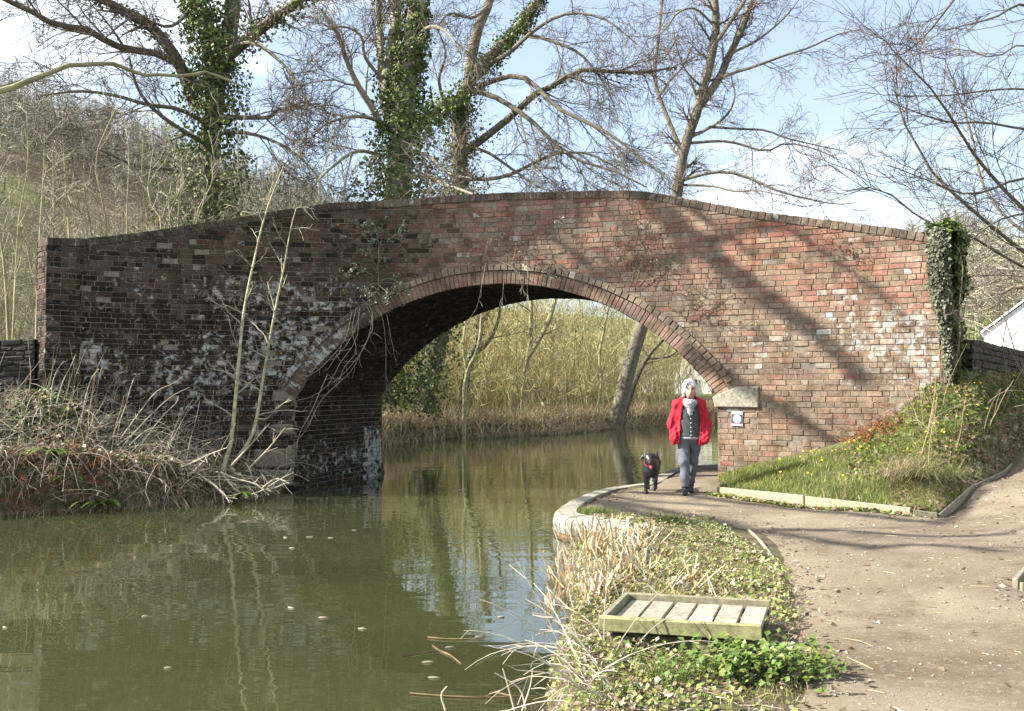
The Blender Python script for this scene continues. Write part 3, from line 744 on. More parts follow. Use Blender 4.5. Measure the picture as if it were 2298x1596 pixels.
# end piers: brick pilasters standing a little proud of the wall
def pier(xa, xb, proud, back, lab):
    k = -2; acc = Acc()
    core_n = np.append(Wn((xa + xb) / 2), 0); t3 = np.append(Wt((xa + xb) / 2), 0); cx = (xa + xb) / 2; hw = (Ws(xb) - Ws(xa)) / 2
    P = obj('end_pier', mesh_np('end_pier', box8(np.array([cx, float(Wy(cx)), 1.75]) + core_n * ((proud - back) / 2), t3 * (hw - .012), core_n * ((proud + back) / 2 - .012), np.array([0, 0, 2.2 + (Ztop(cx) - CH_COP - 3.95)])), BOXF), M['mortar'], br)
    P['label'] = lab
    while k * CW < Ztop(cx) - CH_COP - .03:
        z0 = k * CW; k += 1; zc = z0 + .037
        for side in ('f', 'l', 'r'):
            if side == 'f': org, tt, nn, half = np.array([cx, float(Wy(cx)), zc]) + core_n * proud, t3, core_n, hw
            elif side == 'l': org, tt, nn, half = np.array([cx, float(Wy(cx)), zc]) - t3 * hw + core_n * ((proud - back) / 2), -core_n * -1, -t3, (proud + back) / 2
            else: org, tt, nn, half = np.array([cx, float(Wy(cx)), zc]) + t3 * hw + core_n * ((proud - back) / 2), core_n, t3, (proud + back) / 2
            s = -half - (0 if k % 2 else .11)
            while s < half - .02:
                l = .222 if rng.random() < .7 else .106
                a, b_ = max(s, -half), min(s + l, half); s += l + .011
                if b_ - a < .03: continue
                V, F = brick_shape(org + tt * (a + b_) / 2 + nn * rng.uniform(-.004, .006), tt, nn, (b_ - a) / 2, .037, .06)
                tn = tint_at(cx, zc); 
                cen = V.mean(0); nrm = np.cross(V[F[:, 1]] - V[F[:, 0]], V[F[:, 2]] - V[F[:, 0]]); bad = (((V[F].mean(1) - cen) * nrm).sum(1) < 0); F[bad] = F[bad][:, ::-1]
                if side == 'f' and z0 > 1.5: obj('brick', mesh_np('brick', V, F, np.tile(tn, (len(V), 1))), M['brick'], P)
                else: acc.add(V, F, tn)
    acc.obj('brickwork', M['brick'], P, kind='stuff')
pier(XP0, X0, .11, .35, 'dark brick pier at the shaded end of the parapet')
pier(X1, XP1, .03, .62, 'brick pier under the ivy at the sunny end of the parapet')
# springer stone on the towpath side, rough blocks at the shaded foot of the arch
def springer():
    xa, xb = XA1 - .07, XA1 + .60; acc = Acc(); n2 = np.append(Wn((xa + xb) / 2), 0)
    prof = [(xa, ZSP - .02), (xa + .05, ZSP - .33), (xb, ZSP - .33), (xb, ZSP + .01 + .22 * 0 + .03), (xa + .30, ZSP + .02 + .03)]
    out = [(xa, 1.62), (xa + .04, 1.47), (xb, 1.465), (xb, 1.80), (xa + .37, 1.80), (xa + .02, 1.645)]
    n = len(out); V = []
    for o_ in (.03, -.45):
        for (x, z) in out: V.append(wpt(x, z, o_))
    for (x, z) in out: V.append(wpt(x + .014 * np.sign((xa + xb) / 2 - x), z + .014 * np.sign(1.63 - z), .045))
    V = np.array(V); F4 = [[i, (i + 1) % n, n + (i + 1) % n, n + i] for i in range(n)] + [[2 * n + i, 2 * n + (i + 1) % n, (i + 1) % n, i] for i in range(n)]
    me = mesh_np('springer_stone', V, [np.array(F4), np.array([[2 * n + i for i in range(n)][::-1]])], np.tile(np.array([0.30, 0.28, 0.22, 0]), (len(V), 1)))
    obj('springer_stone', me, M['stone'], br)
    for (x, z, w_, h_) in ((XA0 - .33, .55, .34, .17), (XA0 - .30, .2, .30, .15), (XA0 - .2, 1.05, .2, .1)):
        n2 = np.append(Wn(x), 0); V, F = bevbox(wpt(x, z, -.09), np.append(Wt(x), 0) * w_, n2 * .12, np.array([0, 0, h_]), .03, .01)
        obj('quoin_stone', mesh_np('quoin_stone', V, F, np.tile(np.array([0.19, 0.165, 0.12, 0]), (len(V), 1))), M['stone'], br)
    # foot of the abutment under the right-hand springing, on the path
springer()
# ------------------------------------------------------------------ grassy bank between ramp and bridge
_bf = np.array([(2.92, 14.42, .36), (3.35, 13.75, .38), (3.75, 13.12, .39), (4.2, 12.5, .39), (4.62, 11.92, .38), (4.9, 11.87, .34), (6.15, 13.33, .62), (7.55, 14.97, .93), (9.2, 16.62, 1.26), (11.2, 18.4, 1.7)])
def _wf(px, z): x = wx_at(px); return (x, float(Wy(x)) + .02, z)
_bb = np.array([_wf(1612, .27), _wf(1720, .55), _wf(1830, .82), _wf(1950, 1.12), _wf(2030, 1.45), _wf(2090, 1.85), (6.72, 15.0, 2.0), (8.3, 16.4, 1.98), (9.9, 17.8, 2.0), (12, 19.6, 2.1)])
BU, BV = 110, 34
def _rs(P, n):
    u = np.linspace(0, len(P) - 1, n); return np.stack([np.interp(u, np.arange(len(P)), P[:, k]) for k in range(3)], 1)
_F, _B = _rs(_bf, BU), _rs(_bb, BU)
_v = np.linspace(0, 1, BV)[None, :, None]
BANK = _F[:, None] * (1 - _v) + _B[:, None] * _v; BANK[:, :, 2] = (_F[:, None] + (_B - _F)[:, None] * _v ** 1.3)[:, :, 2]
_hv = np.linspace(0, 1, BV)[None, :]
BANK[:, :, 2] += .10 * np.sin(np.pi * _hv) * (1 + .5 * np.sin(np.linspace(0, 11, BU))[:, None]) + .018 * np.sin(BANK[:, :, 0] * 9) * np.cos(BANK[:, :, 1] * 8) * np.sin(np.pi * _hv)
_sk = BANK[:, :1].copy(); _sk[:, :, 2] -= .3
G_ = np.concatenate([_sk, BANK], 1); n2_ = BV + 1
i = np.arange(BU - 1)[:, None] * n2_ + np.arange(n2_ - 1)[None, :]
me = mesh_np('grass_bank', G_.reshape(-1, 3), np.stack([i, i + n2_, i + n2_ + 1, i + 1], -1).reshape(-1, 4), smooth=True)
tag(obj('grass_bank', me, M['bank_soil'], kind='structure'), 'sloping grassy bank between the ramp and the brick wall')
def bank_pts(n, u0=0, u1=1, v0=0, v1=1):
    u = rng.uniform(u0, u1, n) * (BU - 1.001); v = rng.uniform(v0, v1, n) * (BV - 1.001); i, j = u.astype(int), v.astype(int)
    f, g = (u - i)[:, None], (v - j)[:, None]
    P = (BANK[i, j] * (1 - f) + BANK[i + 1, j] * f) * (1 - g) + (BANK[i, j + 1] * (1 - f) + BANK[i + 1, j + 1] * f) * g
    return P

def board(name, a, b_, h, th, col, parent, z_off=0.0, mat='wood'):
    """a plank on edge from a to b (top edge given), h deep, th thick"""
    a, b_ = np.asarray(a, float), np.asarray(b_, float); d = unit(b_ - a); s = unit(np.cross(d, [0, 0, 1.0])); up = np.cross(s, d)
    c = (a + b_) / 2 - up * h / 2
    V, F = bevbox(c, (b_ - a) / 2, s * th / 2, up * h / 2, .006, .002)
    cc = np.asarray(col) * rng.uniform(.85, 1.12)
    return obj(name, mesh_np(name, V, F, np.tile(np.append(cc, 0), (len(V), 1))), M['wood'], parent)
WOODC = np.array([0.27, 0.24, 0.165]); GREYW = np.array([0.225, 0.21, 0.135])
t = thing('timber_edging', 'low timber boards holding up the grassy bank beside the towpath', 'edging', (3.75, 13.1, .25))
board('board', (2.88, 14.40, .40), (3.715, 13.08, .42), .2, .045, WOODC, t)
board('board', (3.73, 13.06, .415), (4.60, 11.86, .405), .2, .045, WOODC * 1.1, t)
board('end_board', (4.63, 11.87, .385), (4.88, 11.80, .355), .12, .05, WOODC * .8, t)
for p in ((2.98, 14.33), (3.68, 13.2), (4.5, 12.06)):
    V, F = bevbox((p[0] + .04, p[1] + .03, .22), (.02, 0, 0), (0, .02, 0), (0, 0, .17), .004); obj('peg', mesh_np('peg', V, F, np.tile(np.append(WOODC * .8, 0), (len(V), 1))), M['wood'], t)
t = thing('ramp_edging', 'thin wooden edging strip running up the left side of the gravel ramp', 'edging', (4.9, 11.82, .3))
rp = [(4.9, 11.80), (5.72, 12.79), (6.6, 13.82), (7.55, 14.93), (9.0, 16.5)]
for a, b_ in zip(rp[:-1], rp[1:]):
    za, zb = land_z([a])[0], land_z([b_])[0]; board('board', (*a, za + .035), (*b_, zb + .035), .14, .022, WOODC * .9, t)
t = thing('path_edging', 'short curved wooden edging strip between the verge and the towpath', 'edging', (1.9, 10.3, .2))
cp = gz(np.array([1680, 1708, 1732, 1746, 1752]), np.array([1186, 1212, 1244, 1268, 1290]), 0.27)
for a, b_ in zip(cp[:-1], cp[1:]): board('strip', a, b_, .12, .022, WOODC * 1.15, t)
t = thing('wooden_kerb', 'stub of weathered timber edging at the outer edge of the towpath', 'edging', (*gz(2290, 1300, .3)[:2], .3))
e1, e2 = gz(2279, 1299, .36), gz(2330, 1240, .38); board('board', e1, e2, .14, .04, WOODC * .8, t); board('peg', e1 + np.array([.02, -.04, -.02]), e1 + np.array([.06, -.02, -.02]), .14, .03, WOODC * .7, t)
def post(name, label, p, h, w, col):
    t = thing(name, label, 'post', p); p = np.asarray(p, float)
    V, F = bevbox(p + [0, 0, h / 2 - .15], (w / 2, .01, 0), (-.01, w / 2, 0), (.01, 0, h / 2 + .15), .005, .002)
    obj('shaft', mesh_np('shaft', V, F, np.tile(np.append(col, 0), (len(V), 1))), M['wood'], t)
    V, F = bevbox(p + [.012, 0, h + .002], (w / 2 - .006, 0, 0), (0, w / 2 - .006, 0), (0, 0, .006), .003)
    obj('cut_top', mesh_np('cut_top', V, F, np.tile(np.append(col * 1.3, 0), (len(V), 1))), M['wood'], t)
g = gz(1413, 1192, .22); post('wooden_post', 'short pale wooden post at the end of the stone canal edge', g, .15, .07, np.array([0.45, 0.38, 0.22]))
g = gz(14, 1115, .30); post('wooden_post', 'pale wooden stake at the water edge of the bramble bank', (g[0], g[1], ground_z([g[:2]])[0] - .02), .42, .07, np.array([0.42, 0.36, 0.2]))

# stone edge of the canal round the towpath nose
t = thing('canal_edge', 'curved edge of worn grey coping blocks where the towpath meets the water', 'coping', (.6, 12.7, .2))
EDGE = smooth_line(np.array([(1.33, 11.33), (1.15, 11.63), (.94, 11.95), (.70, 12.15), (.56, 12.45), (.545, 12.85), (.63, 13.4), (.885, 14.4), (1.29, 15.5), (1.77, 16.2), (2.1, 16.6), (2.65, 18.4), (3.3, 20.0), (4.2, 20.7)]), 400)
es = np.concatenate([[0], np.cumsum(np.hypot(*np.diff(EDGE, axis=0).T))]); s = 0
while s < es[-1] - .1:
    l = rng.uniform(.30, .42) if s < .8 or s > 3.2 else rng.uniform(.10, .14)
    a, b_ = (np.array([np.interp(q, es, EDGE[:, 0]), np.interp(q, es, EDGE[:, 1])]) for q in (s, s + l - .012)); s += l
    d = np.append(unit(b_ - a), 0); nn = np.array([d[1], -d[0], 0]); m = np.append((a + b_) / 2, 0)
    if True: nn = nn if inside((m + nn * .3)[None, :2], CANAL)[0] == False else -nn      # nn points to the land
    L = np.linalg.norm(b_ - a) / 2
    prof = [(-.02, .05), (-.035, .13), (-.02, .205), (.03, .25), (.26, .262), (.26, .05)]
    V = np.array([m + d * sx * L * (1 if sx < 0 or True else 1) + nn * u + np.array([0, 0, z + rng.normal(0, .003)]) for sx in (-1, 1) for (u, z) in prof]); n = len(prof)
    F4 = np.array([[k, (k + 1) % n, n + (k + 1) % n, n + k] for k in range(n)]); caps = np.array([list(range(n)), list(range(2 * n - 1, n - 1, -1))])
    cen = V.mean(0)
    for F in (F4, caps):
        nr = np.cross(V[F[:, 1]] - V[F[:, 0]], V[F[:, 2]] - V[F[:, 0]]); bad = ((V[F].mean(1) - cen) * nr).sum(1) < 0; F[bad] = F[bad][:, ::-1]
    obj('coping_block', mesh_np('coping_block', V, [F4, caps], np.tile(np.append(np.array([0.26, 0.245, 0.20]) * rng.uniform(.8, 1.2), 0), (len(V), 1))), M['stone'], t)
V = []; nE = 120; u = np.linspace(0, es[-1], nE)
for q in u:
    p = np.array([np.interp(q, es, EDGE[:, 0]), np.interp(q, es, EDGE[:, 1])]); V += [[*p, -.7], [*p, .055]]
acc = Acc(); acc.add(np.array(V), np.array([[2 * k, 2 * k + 2, 2 * k + 3, 2 * k + 1] for k in range(nE - 1)]), (0.17, 0.10, 0.045)); acc.obj('wash_wall', M['stone'], t)

# ------------------------------------------------------------------ angling platform
t = thing('fishing_platform', 'small weathered timber fishing platform with raised rails over the reeds', 'platform', (1.1, 6.45, .15))
O = np.array([.545, 6.22, 0]); u_ = np.array([.905, -.235, 0]); v_ = np.array([.225, .70, 0]); ul, vl = np.linalg.norm(u_), np.linalg.norm(v_); ud, vd = u_ / ul, v_ / vl; Z = np.array([0, 0, 1.0])
ZP = .378
for k in range(6):
    a = .035 + k * (ul - .035) / 6; w = (ul - .035) / 6 - .016
    c = O + ud * (a + w / 2) + vd * vl / 2 + Z * (ZP - .015); 
    V, F = bevbox(c, ud * w / 2, vd * (vl / 2 - .03), Z * .016, .004, .0015)
    obj('plank', mesh_np('plank', V, F, np.tile(np.append(np.array([0.29, 0.26, 0.20]) * rng.uniform(.85, 1.12), 0), (len(V), 1))), M['wood'], t)
board('rail', O - ud * .02 - Z * -.42 + vd * -.0, O + u_ + Z * .42, .09, .045, GREYW * np.array([1, 1.05, .8]), t)
board('rail', O + v_ + Z * .42 - ud * .02, O + v_ + u_ + Z * .42, .095, .045, GREYW, t)
board('rail', O + Z * .421 + vd * .027, O + v_ + Z * .421 - vd * .027, .1, .045, GREYW * .9, t)
board('joist', O + vd * .10 + Z * .30 + ud * .03, O + u_ + vd * .10 + Z * .30, .09, .05, GREYW * .7, t); board('joist', O + vd * (vl - .1) + Z * .30 + ud * .03, O + u_ + vd * (vl - .1) + Z * .30, .09, .05, GREYW * .7, t)
for (a, b_) in ((.13, .04), (.13, vl - .06), (.6, .04)):
    V, F = bevbox(O + ud * a + vd * b_ + Z * -.02, ud * .035, vd * .035, Z * .32, .006); obj('post', mesh_np('post', V, F, np.tile(np.append(GREYW * .8, 0), (len(V), 1))), M['wood'], t)
board('brace', O + ud * .14 + vd * .03 + Z * .26, O + ud * .34 + vd * .03 + Z * .04, .06, .03, GREYW * .8, t)
nt_ = thing('paper_notice', 'faded white notice fixed flat on the planks of the fishing platform', 'notice', O + ud * .53 + vd * .16 + Z * ZP)
def flat(name, c, a, b_, th, col, par, mat='plain'):
    V = box8(np.asarray(c) + np.cross(unit(a), unit(b_)) * th / 2, a, b_, np.cross(unit(a), unit(b_)) * th / 2)
    return obj(name, mesh_np(name, V, BOXF, np.tile(np.append(col, 0), (8, 1))), M[mat], par)
c0 = O + ud * .555 + vd * .20 + Z * (ZP + .003)
flat('sheet', c0, ud * .068, vd * .085, .003, np.array([0.66, 0.68, 0.70]), nt_)
for k in range(4): flat('print_line', c0 + ud * -.03 + vd * (.045 - .027 * k) + Z * .004, ud * .024, vd * .006, .001, np.array([0.40, 0.46, 0.58]), nt_)
flat('print_block', c0 + ud * .028 + vd * -.005 + Z * .004, ud * .024, vd * .04, .001, np.array([0.45, 0.46, 0.47]), nt_)

# ------------------------------------------------------------------ waymark sign on the brickwork
sx = wx_at(1653.5); sn = np.append(Wn(sx), 0); stn = unit(np.append(Wt(sx), 0) + np.array([0, 0, -.03])); su = unit(np.cross(sn, stn)); su = su if su[2] > 0 else -su
sc = wpt(sx, CAMZ + (868 - 939) / FD * float(Wy(sx)), .014)
sg = thing('waymark_sign', 'small dark sign with a pale green roundel fixed to the brick wall beside the path', 'sign', sc)
def plate(name, du, dv, hw, hh, lev, col):
    c = sc + stn * du + su * dv + sn * (lev * .0022)
    V = box8(c, stn * hw, su * hh, sn * .0015); F = BOXF.copy(); nr = np.cross(V[F[:, 1]] - V[F[:, 0]], V[F[:, 2]] - V[F[:, 0]]); bad = ((V[F].mean(1) - c) * nr).sum(1) < 0; F[bad] = F[bad][:, ::-1]
    obj(name, mesh_np(name, V, F, np.tile(np.append(col, 0), (8, 1))), M['plain'], sg)
def disc(name, du, dv, r, lev, col, n=28, sq=1.0):
    c = sc + stn * du + su * dv + sn * (lev * .0022 + .001)
    a = np.linspace(0, 2 * np.pi, n, endpoint=False); V = c + (np.cos(a)[:, None] * stn + np.sin(a)[:, None] * su * sq) * r
    V = np.vstack([V, V - sn * .002]); nrm = np.cross(V[1] - V[0], V[2] - V[0]); top = np.arange(n)[::1 if nrm @ sn > 0 else -1]
    obj(name, mesh_np(name, V, [top[None], np.array([[k, (k + 1) % n, n + (k + 1) % n, n + k] for k in range(n)])], np.tile(np.append(col, 0), (2 * n, 1))), M['plain'], sg)
plate('backing', 0, 0, .097, .124, 0, np.array([0.10, 0.09, 0.10])); plate('border', 0, -.012, .094, .104, 1, np.array([0.62, 0.60, 0.62]))
plate('header_text', 0, .104, .082, .008, 1.5, np.array([0.72, 0.72, 0.75])); plate('header_text', .005, .080, .088, .006, 2.5, np.array([0.72, 0.70, 0.72]))
plate('panel', 0, -.010, .090, .074, 2, np.array([0.075, 0.06, 0.075])); plate('footer_band', 0, -.103, .094, .016, 2, np.array([0.70, 0.42, 0.62]))
disc('roundel_rim', .004, -.008, .064, 3, np.array([0.75, 0.80, 0.77])); disc('roundel', .004, -.008, .055, 4, np.array([0.25, 0.52, 0.42]))
disc('emblem', .006, .0, .013, 5, np.array([0.72, 0.78, 0.74]), 16, 1.9); disc('emblem', .0, -.026, .016, 5, np.array([0.62, 0.74, 0.66]), 16, .7)

# ------------------------------------------------------------------ stone wall, sheds, far houses
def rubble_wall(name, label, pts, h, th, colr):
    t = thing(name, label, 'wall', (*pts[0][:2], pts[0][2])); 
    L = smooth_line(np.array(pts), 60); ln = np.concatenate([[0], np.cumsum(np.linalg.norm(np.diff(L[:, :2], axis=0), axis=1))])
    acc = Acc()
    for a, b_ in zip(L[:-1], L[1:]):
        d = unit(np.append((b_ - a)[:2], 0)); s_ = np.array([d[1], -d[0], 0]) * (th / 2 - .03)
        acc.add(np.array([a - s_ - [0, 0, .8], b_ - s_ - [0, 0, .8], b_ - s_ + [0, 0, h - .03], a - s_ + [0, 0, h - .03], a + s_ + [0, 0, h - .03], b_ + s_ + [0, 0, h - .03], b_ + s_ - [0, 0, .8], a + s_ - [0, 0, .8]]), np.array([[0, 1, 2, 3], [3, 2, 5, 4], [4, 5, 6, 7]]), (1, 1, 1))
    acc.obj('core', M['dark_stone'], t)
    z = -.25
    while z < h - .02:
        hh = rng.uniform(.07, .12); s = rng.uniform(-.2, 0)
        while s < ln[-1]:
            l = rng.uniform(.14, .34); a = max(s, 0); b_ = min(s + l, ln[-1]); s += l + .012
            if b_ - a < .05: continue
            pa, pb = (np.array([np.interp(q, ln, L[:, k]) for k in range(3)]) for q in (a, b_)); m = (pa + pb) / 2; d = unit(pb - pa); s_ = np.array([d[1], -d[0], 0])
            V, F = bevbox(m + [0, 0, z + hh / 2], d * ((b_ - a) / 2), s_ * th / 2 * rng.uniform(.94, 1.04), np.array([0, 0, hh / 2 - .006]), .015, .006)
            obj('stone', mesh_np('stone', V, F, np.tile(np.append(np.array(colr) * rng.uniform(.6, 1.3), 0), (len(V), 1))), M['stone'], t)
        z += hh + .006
rubble_wall('stone_wall', 'low dark stone wall running away behind the ivy-clad pier', [(6.75, 15.35, 2.02), (8.4, 16.9, 1.88), (10.5, 18.8, 1.85)], .46, .35, (0.06, 0.055, 0.045))
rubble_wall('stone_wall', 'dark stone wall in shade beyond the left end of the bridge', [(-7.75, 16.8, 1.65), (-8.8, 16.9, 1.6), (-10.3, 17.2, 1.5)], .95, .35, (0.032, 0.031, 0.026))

def house(name, label, c, w, d, h, rh, rot, wallm, windows, roofm='slate', planks=False):
    t = thing(name, label, 'building', c); c = np.asarray(c, float); ca, sa = math.cos(rot), math.sin(rot); ex, ey = np.array([ca, sa, 0]), np.array([-sa, ca, 0])
    obj('walls', mesh_np('walls', box8(c + Z * h / 2, ex * w / 2, ey * d / 2, Z * (h / 2)), BOXF), M[wallm], t)
    V = np.array([c - ex * w / 2 - ey * d / 2 + Z * h, c + ex * w / 2 - ey * d / 2 + Z * h, c + ex * w / 2 + ey * d / 2 + Z * h, c - ex * w / 2 + ey * d / 2 + Z * h, c - ey * d / 2 + Z * (h + rh), c + ey * d / 2 + Z * (h + rh)])
    for q in ([0, 1, 4], [2, 3, 5]): obj('gable', mesh_np('gable', V[q], np.array([[0, 1, 2]])), M[wallm], t)
    e = .12; sl = rh / (w / 2)
    for s_ in (-1, 1):
        a = c + ex * s_ * (w / 2 + .15) + Z * (h - .15 * sl + .05); b_ = c + Z * (h + rh + .05)
        V = []
        for q in (0, .08):
            V += [a - ey * (d / 2 + e) + Z * q, b_ - ey * (d / 2 + e) + Z * q, b_ + ey * (d / 2 + e) + Z * q, a + ey * (d / 2 + e) + Z * q]
        obj('roof', mesh_np('roof', np.array(V), BOXF), M[roofm], t)
    for (u, z, ww, hh) in windows:
        p = c + ex * u - ey * (d / 2 + .02) + Z * z
        f = obj('window', mesh_np('window', box8(p, ex * (ww / 2 + .06), ey * .03, Z * (hh / 2 + .06)), BOXF), M['white_board'], t)
        obj('pane', mesh_np('pane', box8(p - ey * .03, ex * ww / 2, ey * .012, Z * hh / 2), BOXF), M['glass'], f)
    if planks:
        k = 0; x = -w / 2 + .1
        while x < w / 2 - .05:
            top = h + rh * (1 - abs(x) / (w / 2)) - .05
            obj('plank', mesh_np('plank', box8(c + ex * x - ey * (d / 2 + .012) + Z * top / 2, ex * .085, ey * .012, Z * top / 2), BOXF), M['white_board'], t); x += .185
    return t
hp = at(2330, 775, 40.0); house('white_shed', 'white boarded shed with a rounded gable corner beyond the stone wall', (hp[0] + 1.0, 41, 1.0), 4.6, 6, 2.9, 1.8, -.46, 'white_board', [], 'white_board', planks=True)
hp = at(1520, 845, 64.0); house('white_house', 'white house with a window seen through the arch beyond the water', (hp[0] + .4, 66, .3), 4.2, 6, 2.3, 1.2, -.2, 'render_wall', [(-1.0, 1.5, .9, .9), (.8, 1.5, .9, .9)])
# ------------------------------------------------------------------ trees
BARK = np.array([0.13, 0.115, 0.08]); TWIG = np.array([0.115, 0.092, 0.070]); OLIVE = np.array([0.24, 0.225, 0.12]); PALE = np.array([0.33, 0.30, 0.22])
IVYC = np.array([0.075, 0.112, 0.028]); IVYL = np.array([0.19, 0.23, 0.065])
def limb3(pts, Y0, Y1, r0, r1, n=14, wob=0.0):
    p = np.array(pts, float); Y = np.linspace(Y0, Y1, len(p)); W = at(p[:, 0], p[:, 1], Y)
    L = smooth_line(W, n)
    if wob: L[1:-1] += rng.normal(0, wob, (n - 2, 3))
    return L, np.linspace(1, 0, n) ** .85 * (r0 - r1) + r1
def ivy_on(acc, P, R, n, size=.075, spread=1.25, col=IVYC):
    m = len(P); t = rng.uniform(0, m - 1.001, n); i = t.astype(int); f = (t - i)[:, None]
    c = P[i] * (1 - f) + P[i + 1] * f; r = R[i] * (1 - f[:, 0]) + R[i + 1] * f[:, 0]
    T = unit(P[i + 1] - P[i]); s = unit(np.cross(T, rng.normal(0, 1, (n, 3))))
    ph = np.sin(t * 4.1 + 3.5 * s[:, 0] + 1.7) * np.cos(t * 2.3 + 3 * s[:, 1]) + .5 * np.sin(t * 9.7 + 6 * s[:, 0]) * np.cos(7 * s[:, 1] + t * 5)
    clump = .58 + .42 * (ph + .6)
    keep = rng.random(n) < .45 + .6 * (ph + .5)
    q = c + s * (r * spread * clump * (1.2 - .75 * rng.random(n) ** 1.6))[:, None]
    cc = np.where((rng.random(n) < .32)[:, None], IVYL, col)
    q = q + np.array([0, 0, -1.0]) * (rng.random(n) ** 3 * .25)[:, None]; q, s, cc = q[keep], s[keep], cc[keep]
    leaf_quads(acc, q, s + np.array([0, 0, .25]), size * rng.choice([.65, 1.0, 1.45], len(q), p=[.35, .45, .2]), cc, .35, 1.15, .65)
def make_tree(name, label, base, limbs, dens=(2.2, 7, 4), lens=((.7, 2.0), (.35, .9), (.15, .42)), ups=(0.15, 0.0, 0.0), bark=BARK, twig=TWIG, group=None, ivy=(), trunk_n=1, catkins=0, rtw=(.006, .0048), ang=((30, 65), (25, 60), (25, 65)), t0=.22, skip=0, flat=1.0):
    """limbs: list of (P, R); the first trunk_n are the trunk; ivy: (limb index, leaves, radius)"""
    t = thing(name, label, 'tree', base, group)
    a = Acc()
    for P, R in limbs[:trunk_n]: add_tubes(a, P, R, 12, bark, .06)
    a.obj('trunk', M['bark'], t, smooth=True)
    a = Acc(); l1 = []
    for P, R in limbs[trunk_n:]: add_tubes(a, P, R, 8, bark, .12)
    for q, (P, R) in enumerate(limbs[skip:]):
        ln = np.linalg.norm(np.diff(P, axis=0), axis=1).sum(); k = max(3, int(ln * dens[0]))
        l1.append(grow(P[None], R[None], k, lens[0], ang[0], .13, ups[0], t0 if q else .45, 7, .42, rtw[0], .008, flat))
    P1 = np.concatenate([x[0] for x in l1]); R1 = np.concatenate([x[1] for x in l1])
    P1b, R1b = grow(P1, R1, 3, (lens[0][0] * .6, lens[0][1] * .7), ang[0], .14, ups[0] * .6, .3, 6, .6, rtw[0], .007, flat)
    P1_ = [(P1, R1), (P1b, R1b)]
    for (p, r) in P1_: add_tubes(a, p, r, 4, twig * .5 + bark * .5, .2)
    for (p, r), kk in zip(P1_, (dens[1], max(2, dens[1] // 2))):
        P2, R2 = grow(p, r, kk, lens[1], ang[1], .14, ups[1], .15, 5, .6, rtw[1], .0055); add_tubes(a, P2, R2, 3, twig, .25)
        P3, R3 = grow(P2, R2, dens[2], lens[2], ang[2], .12, ups[2], .15, 4, .75, rtw[1] * .8, rtw[1]); add_tubes(a, P3, R3, 3, twig, .25)
        if catkins:
            n = min(catkins // 2, len(P3)); i = rng.choice(len(P3), n, replace=False); p0 = P3[i, -1]
            V, F = tube_arrays(np.stack([p0, p0 - [0, 0, .03], p0 - [0, 0, .065]], 1), np.tile([.004, .009, .004], (n, 1)), 3); a.add(V, F, (0.17, 0.11, 0.085))
    a.obj('crown', M['twig'], t)
    if ivy:
        a = Acc()
        for (i, n, rr) in ivy:
            P, R = limbs[i]; ivy_on(a, P, np.maximum(R * 1.15, rr) if np.isscalar(rr) else np.interp(np.linspace(0, 1, len(P)), np.linspace(0, 1, len(rr)), rr), n)
        a.obj('ivy', M['ivy'], t)
    return t
def foot(px, Y): x = (px - 1149) / FD * Y; return (x, Y, float(ground_z([(x, Y)])[0]))

# left ivy-clad tree behind the parapet
YA = 25.0
A = [limb3([(455, 850), (455, 620), (462, 480), (470, 330), (484, 200), (470, 90), (428, -30), (400, -120)], YA, YA, .34, .17, 20),
     limb3([(484, 200), (505, 120), (520, 40), (525, -60), (540, -180)], YA, YA + .8, .24, .12),
     limb3([(440, 240), (405, 150), (370, 95), (333, 57), (233, 0), (150, -60)], YA, YA - 1.5, .17, .07),
     limb3([(480, 150), (520, 118), (566, 80), (620, 38), (673, 0), (740, -60)], YA, YA - 1, .17, .07),
     limb3([(440, 190), (400, 145), (350, 120), (283, 110), (240, 93), (187, 63), (127, 57), (60, 20), (13, 0), (-60, -40)], YA, YA - 3.5, .10, .05),
     limb3([(490, 262), (540, 264), (607, 263), (620, 247), (660, 240), (720, 232)], YA, YA - 1.5, .07, .02),
     limb3([(480, 330), (420, 300), (350, 250), (310, 200), (290, 130)], YA, YA - 2, .07, .02),
     limb3([(470, 280), (400, 245), (330, 235), (260, 215), (180, 205), (90, 215)], YA, YA - 2.5, .06, .02),
     limb3([(500, 120), (560, 95), (620, 130), (670, 190), (700, 270)], YA, YA - 2.5, .06, .015),
     limb3([(478, 300), (560, 300), (640, 330), (700, 380), (730, 430)], YA, YA - 2, .05, .015),
     limb3([(460, 400), (380, 380), (300, 370), (200, 330), (120, 350)], YA, YA - 2, .05, .015),
     limb3([(430, 20), (380, 60), (300, 40), (230, 90)], YA, YA - 2, .05, .015)]
make_tree('ivy_tree', 'large bare tree wrapped in dark ivy behind the left slope of the parapet', foot(455, YA), A, (2.6, 6, 4), ups=(-.05, -.1, 0), skip=2, ivy=[(0, 24000, [.8, .95, 1.0, .85, .62, .45, .34, .25]), (1, 1800, [.34, .28, .2, .15]), (2, 900, [.26, .2, .12, .08]), (3, 1500, [.30, .26, .2, .12])], trunk_n=2)
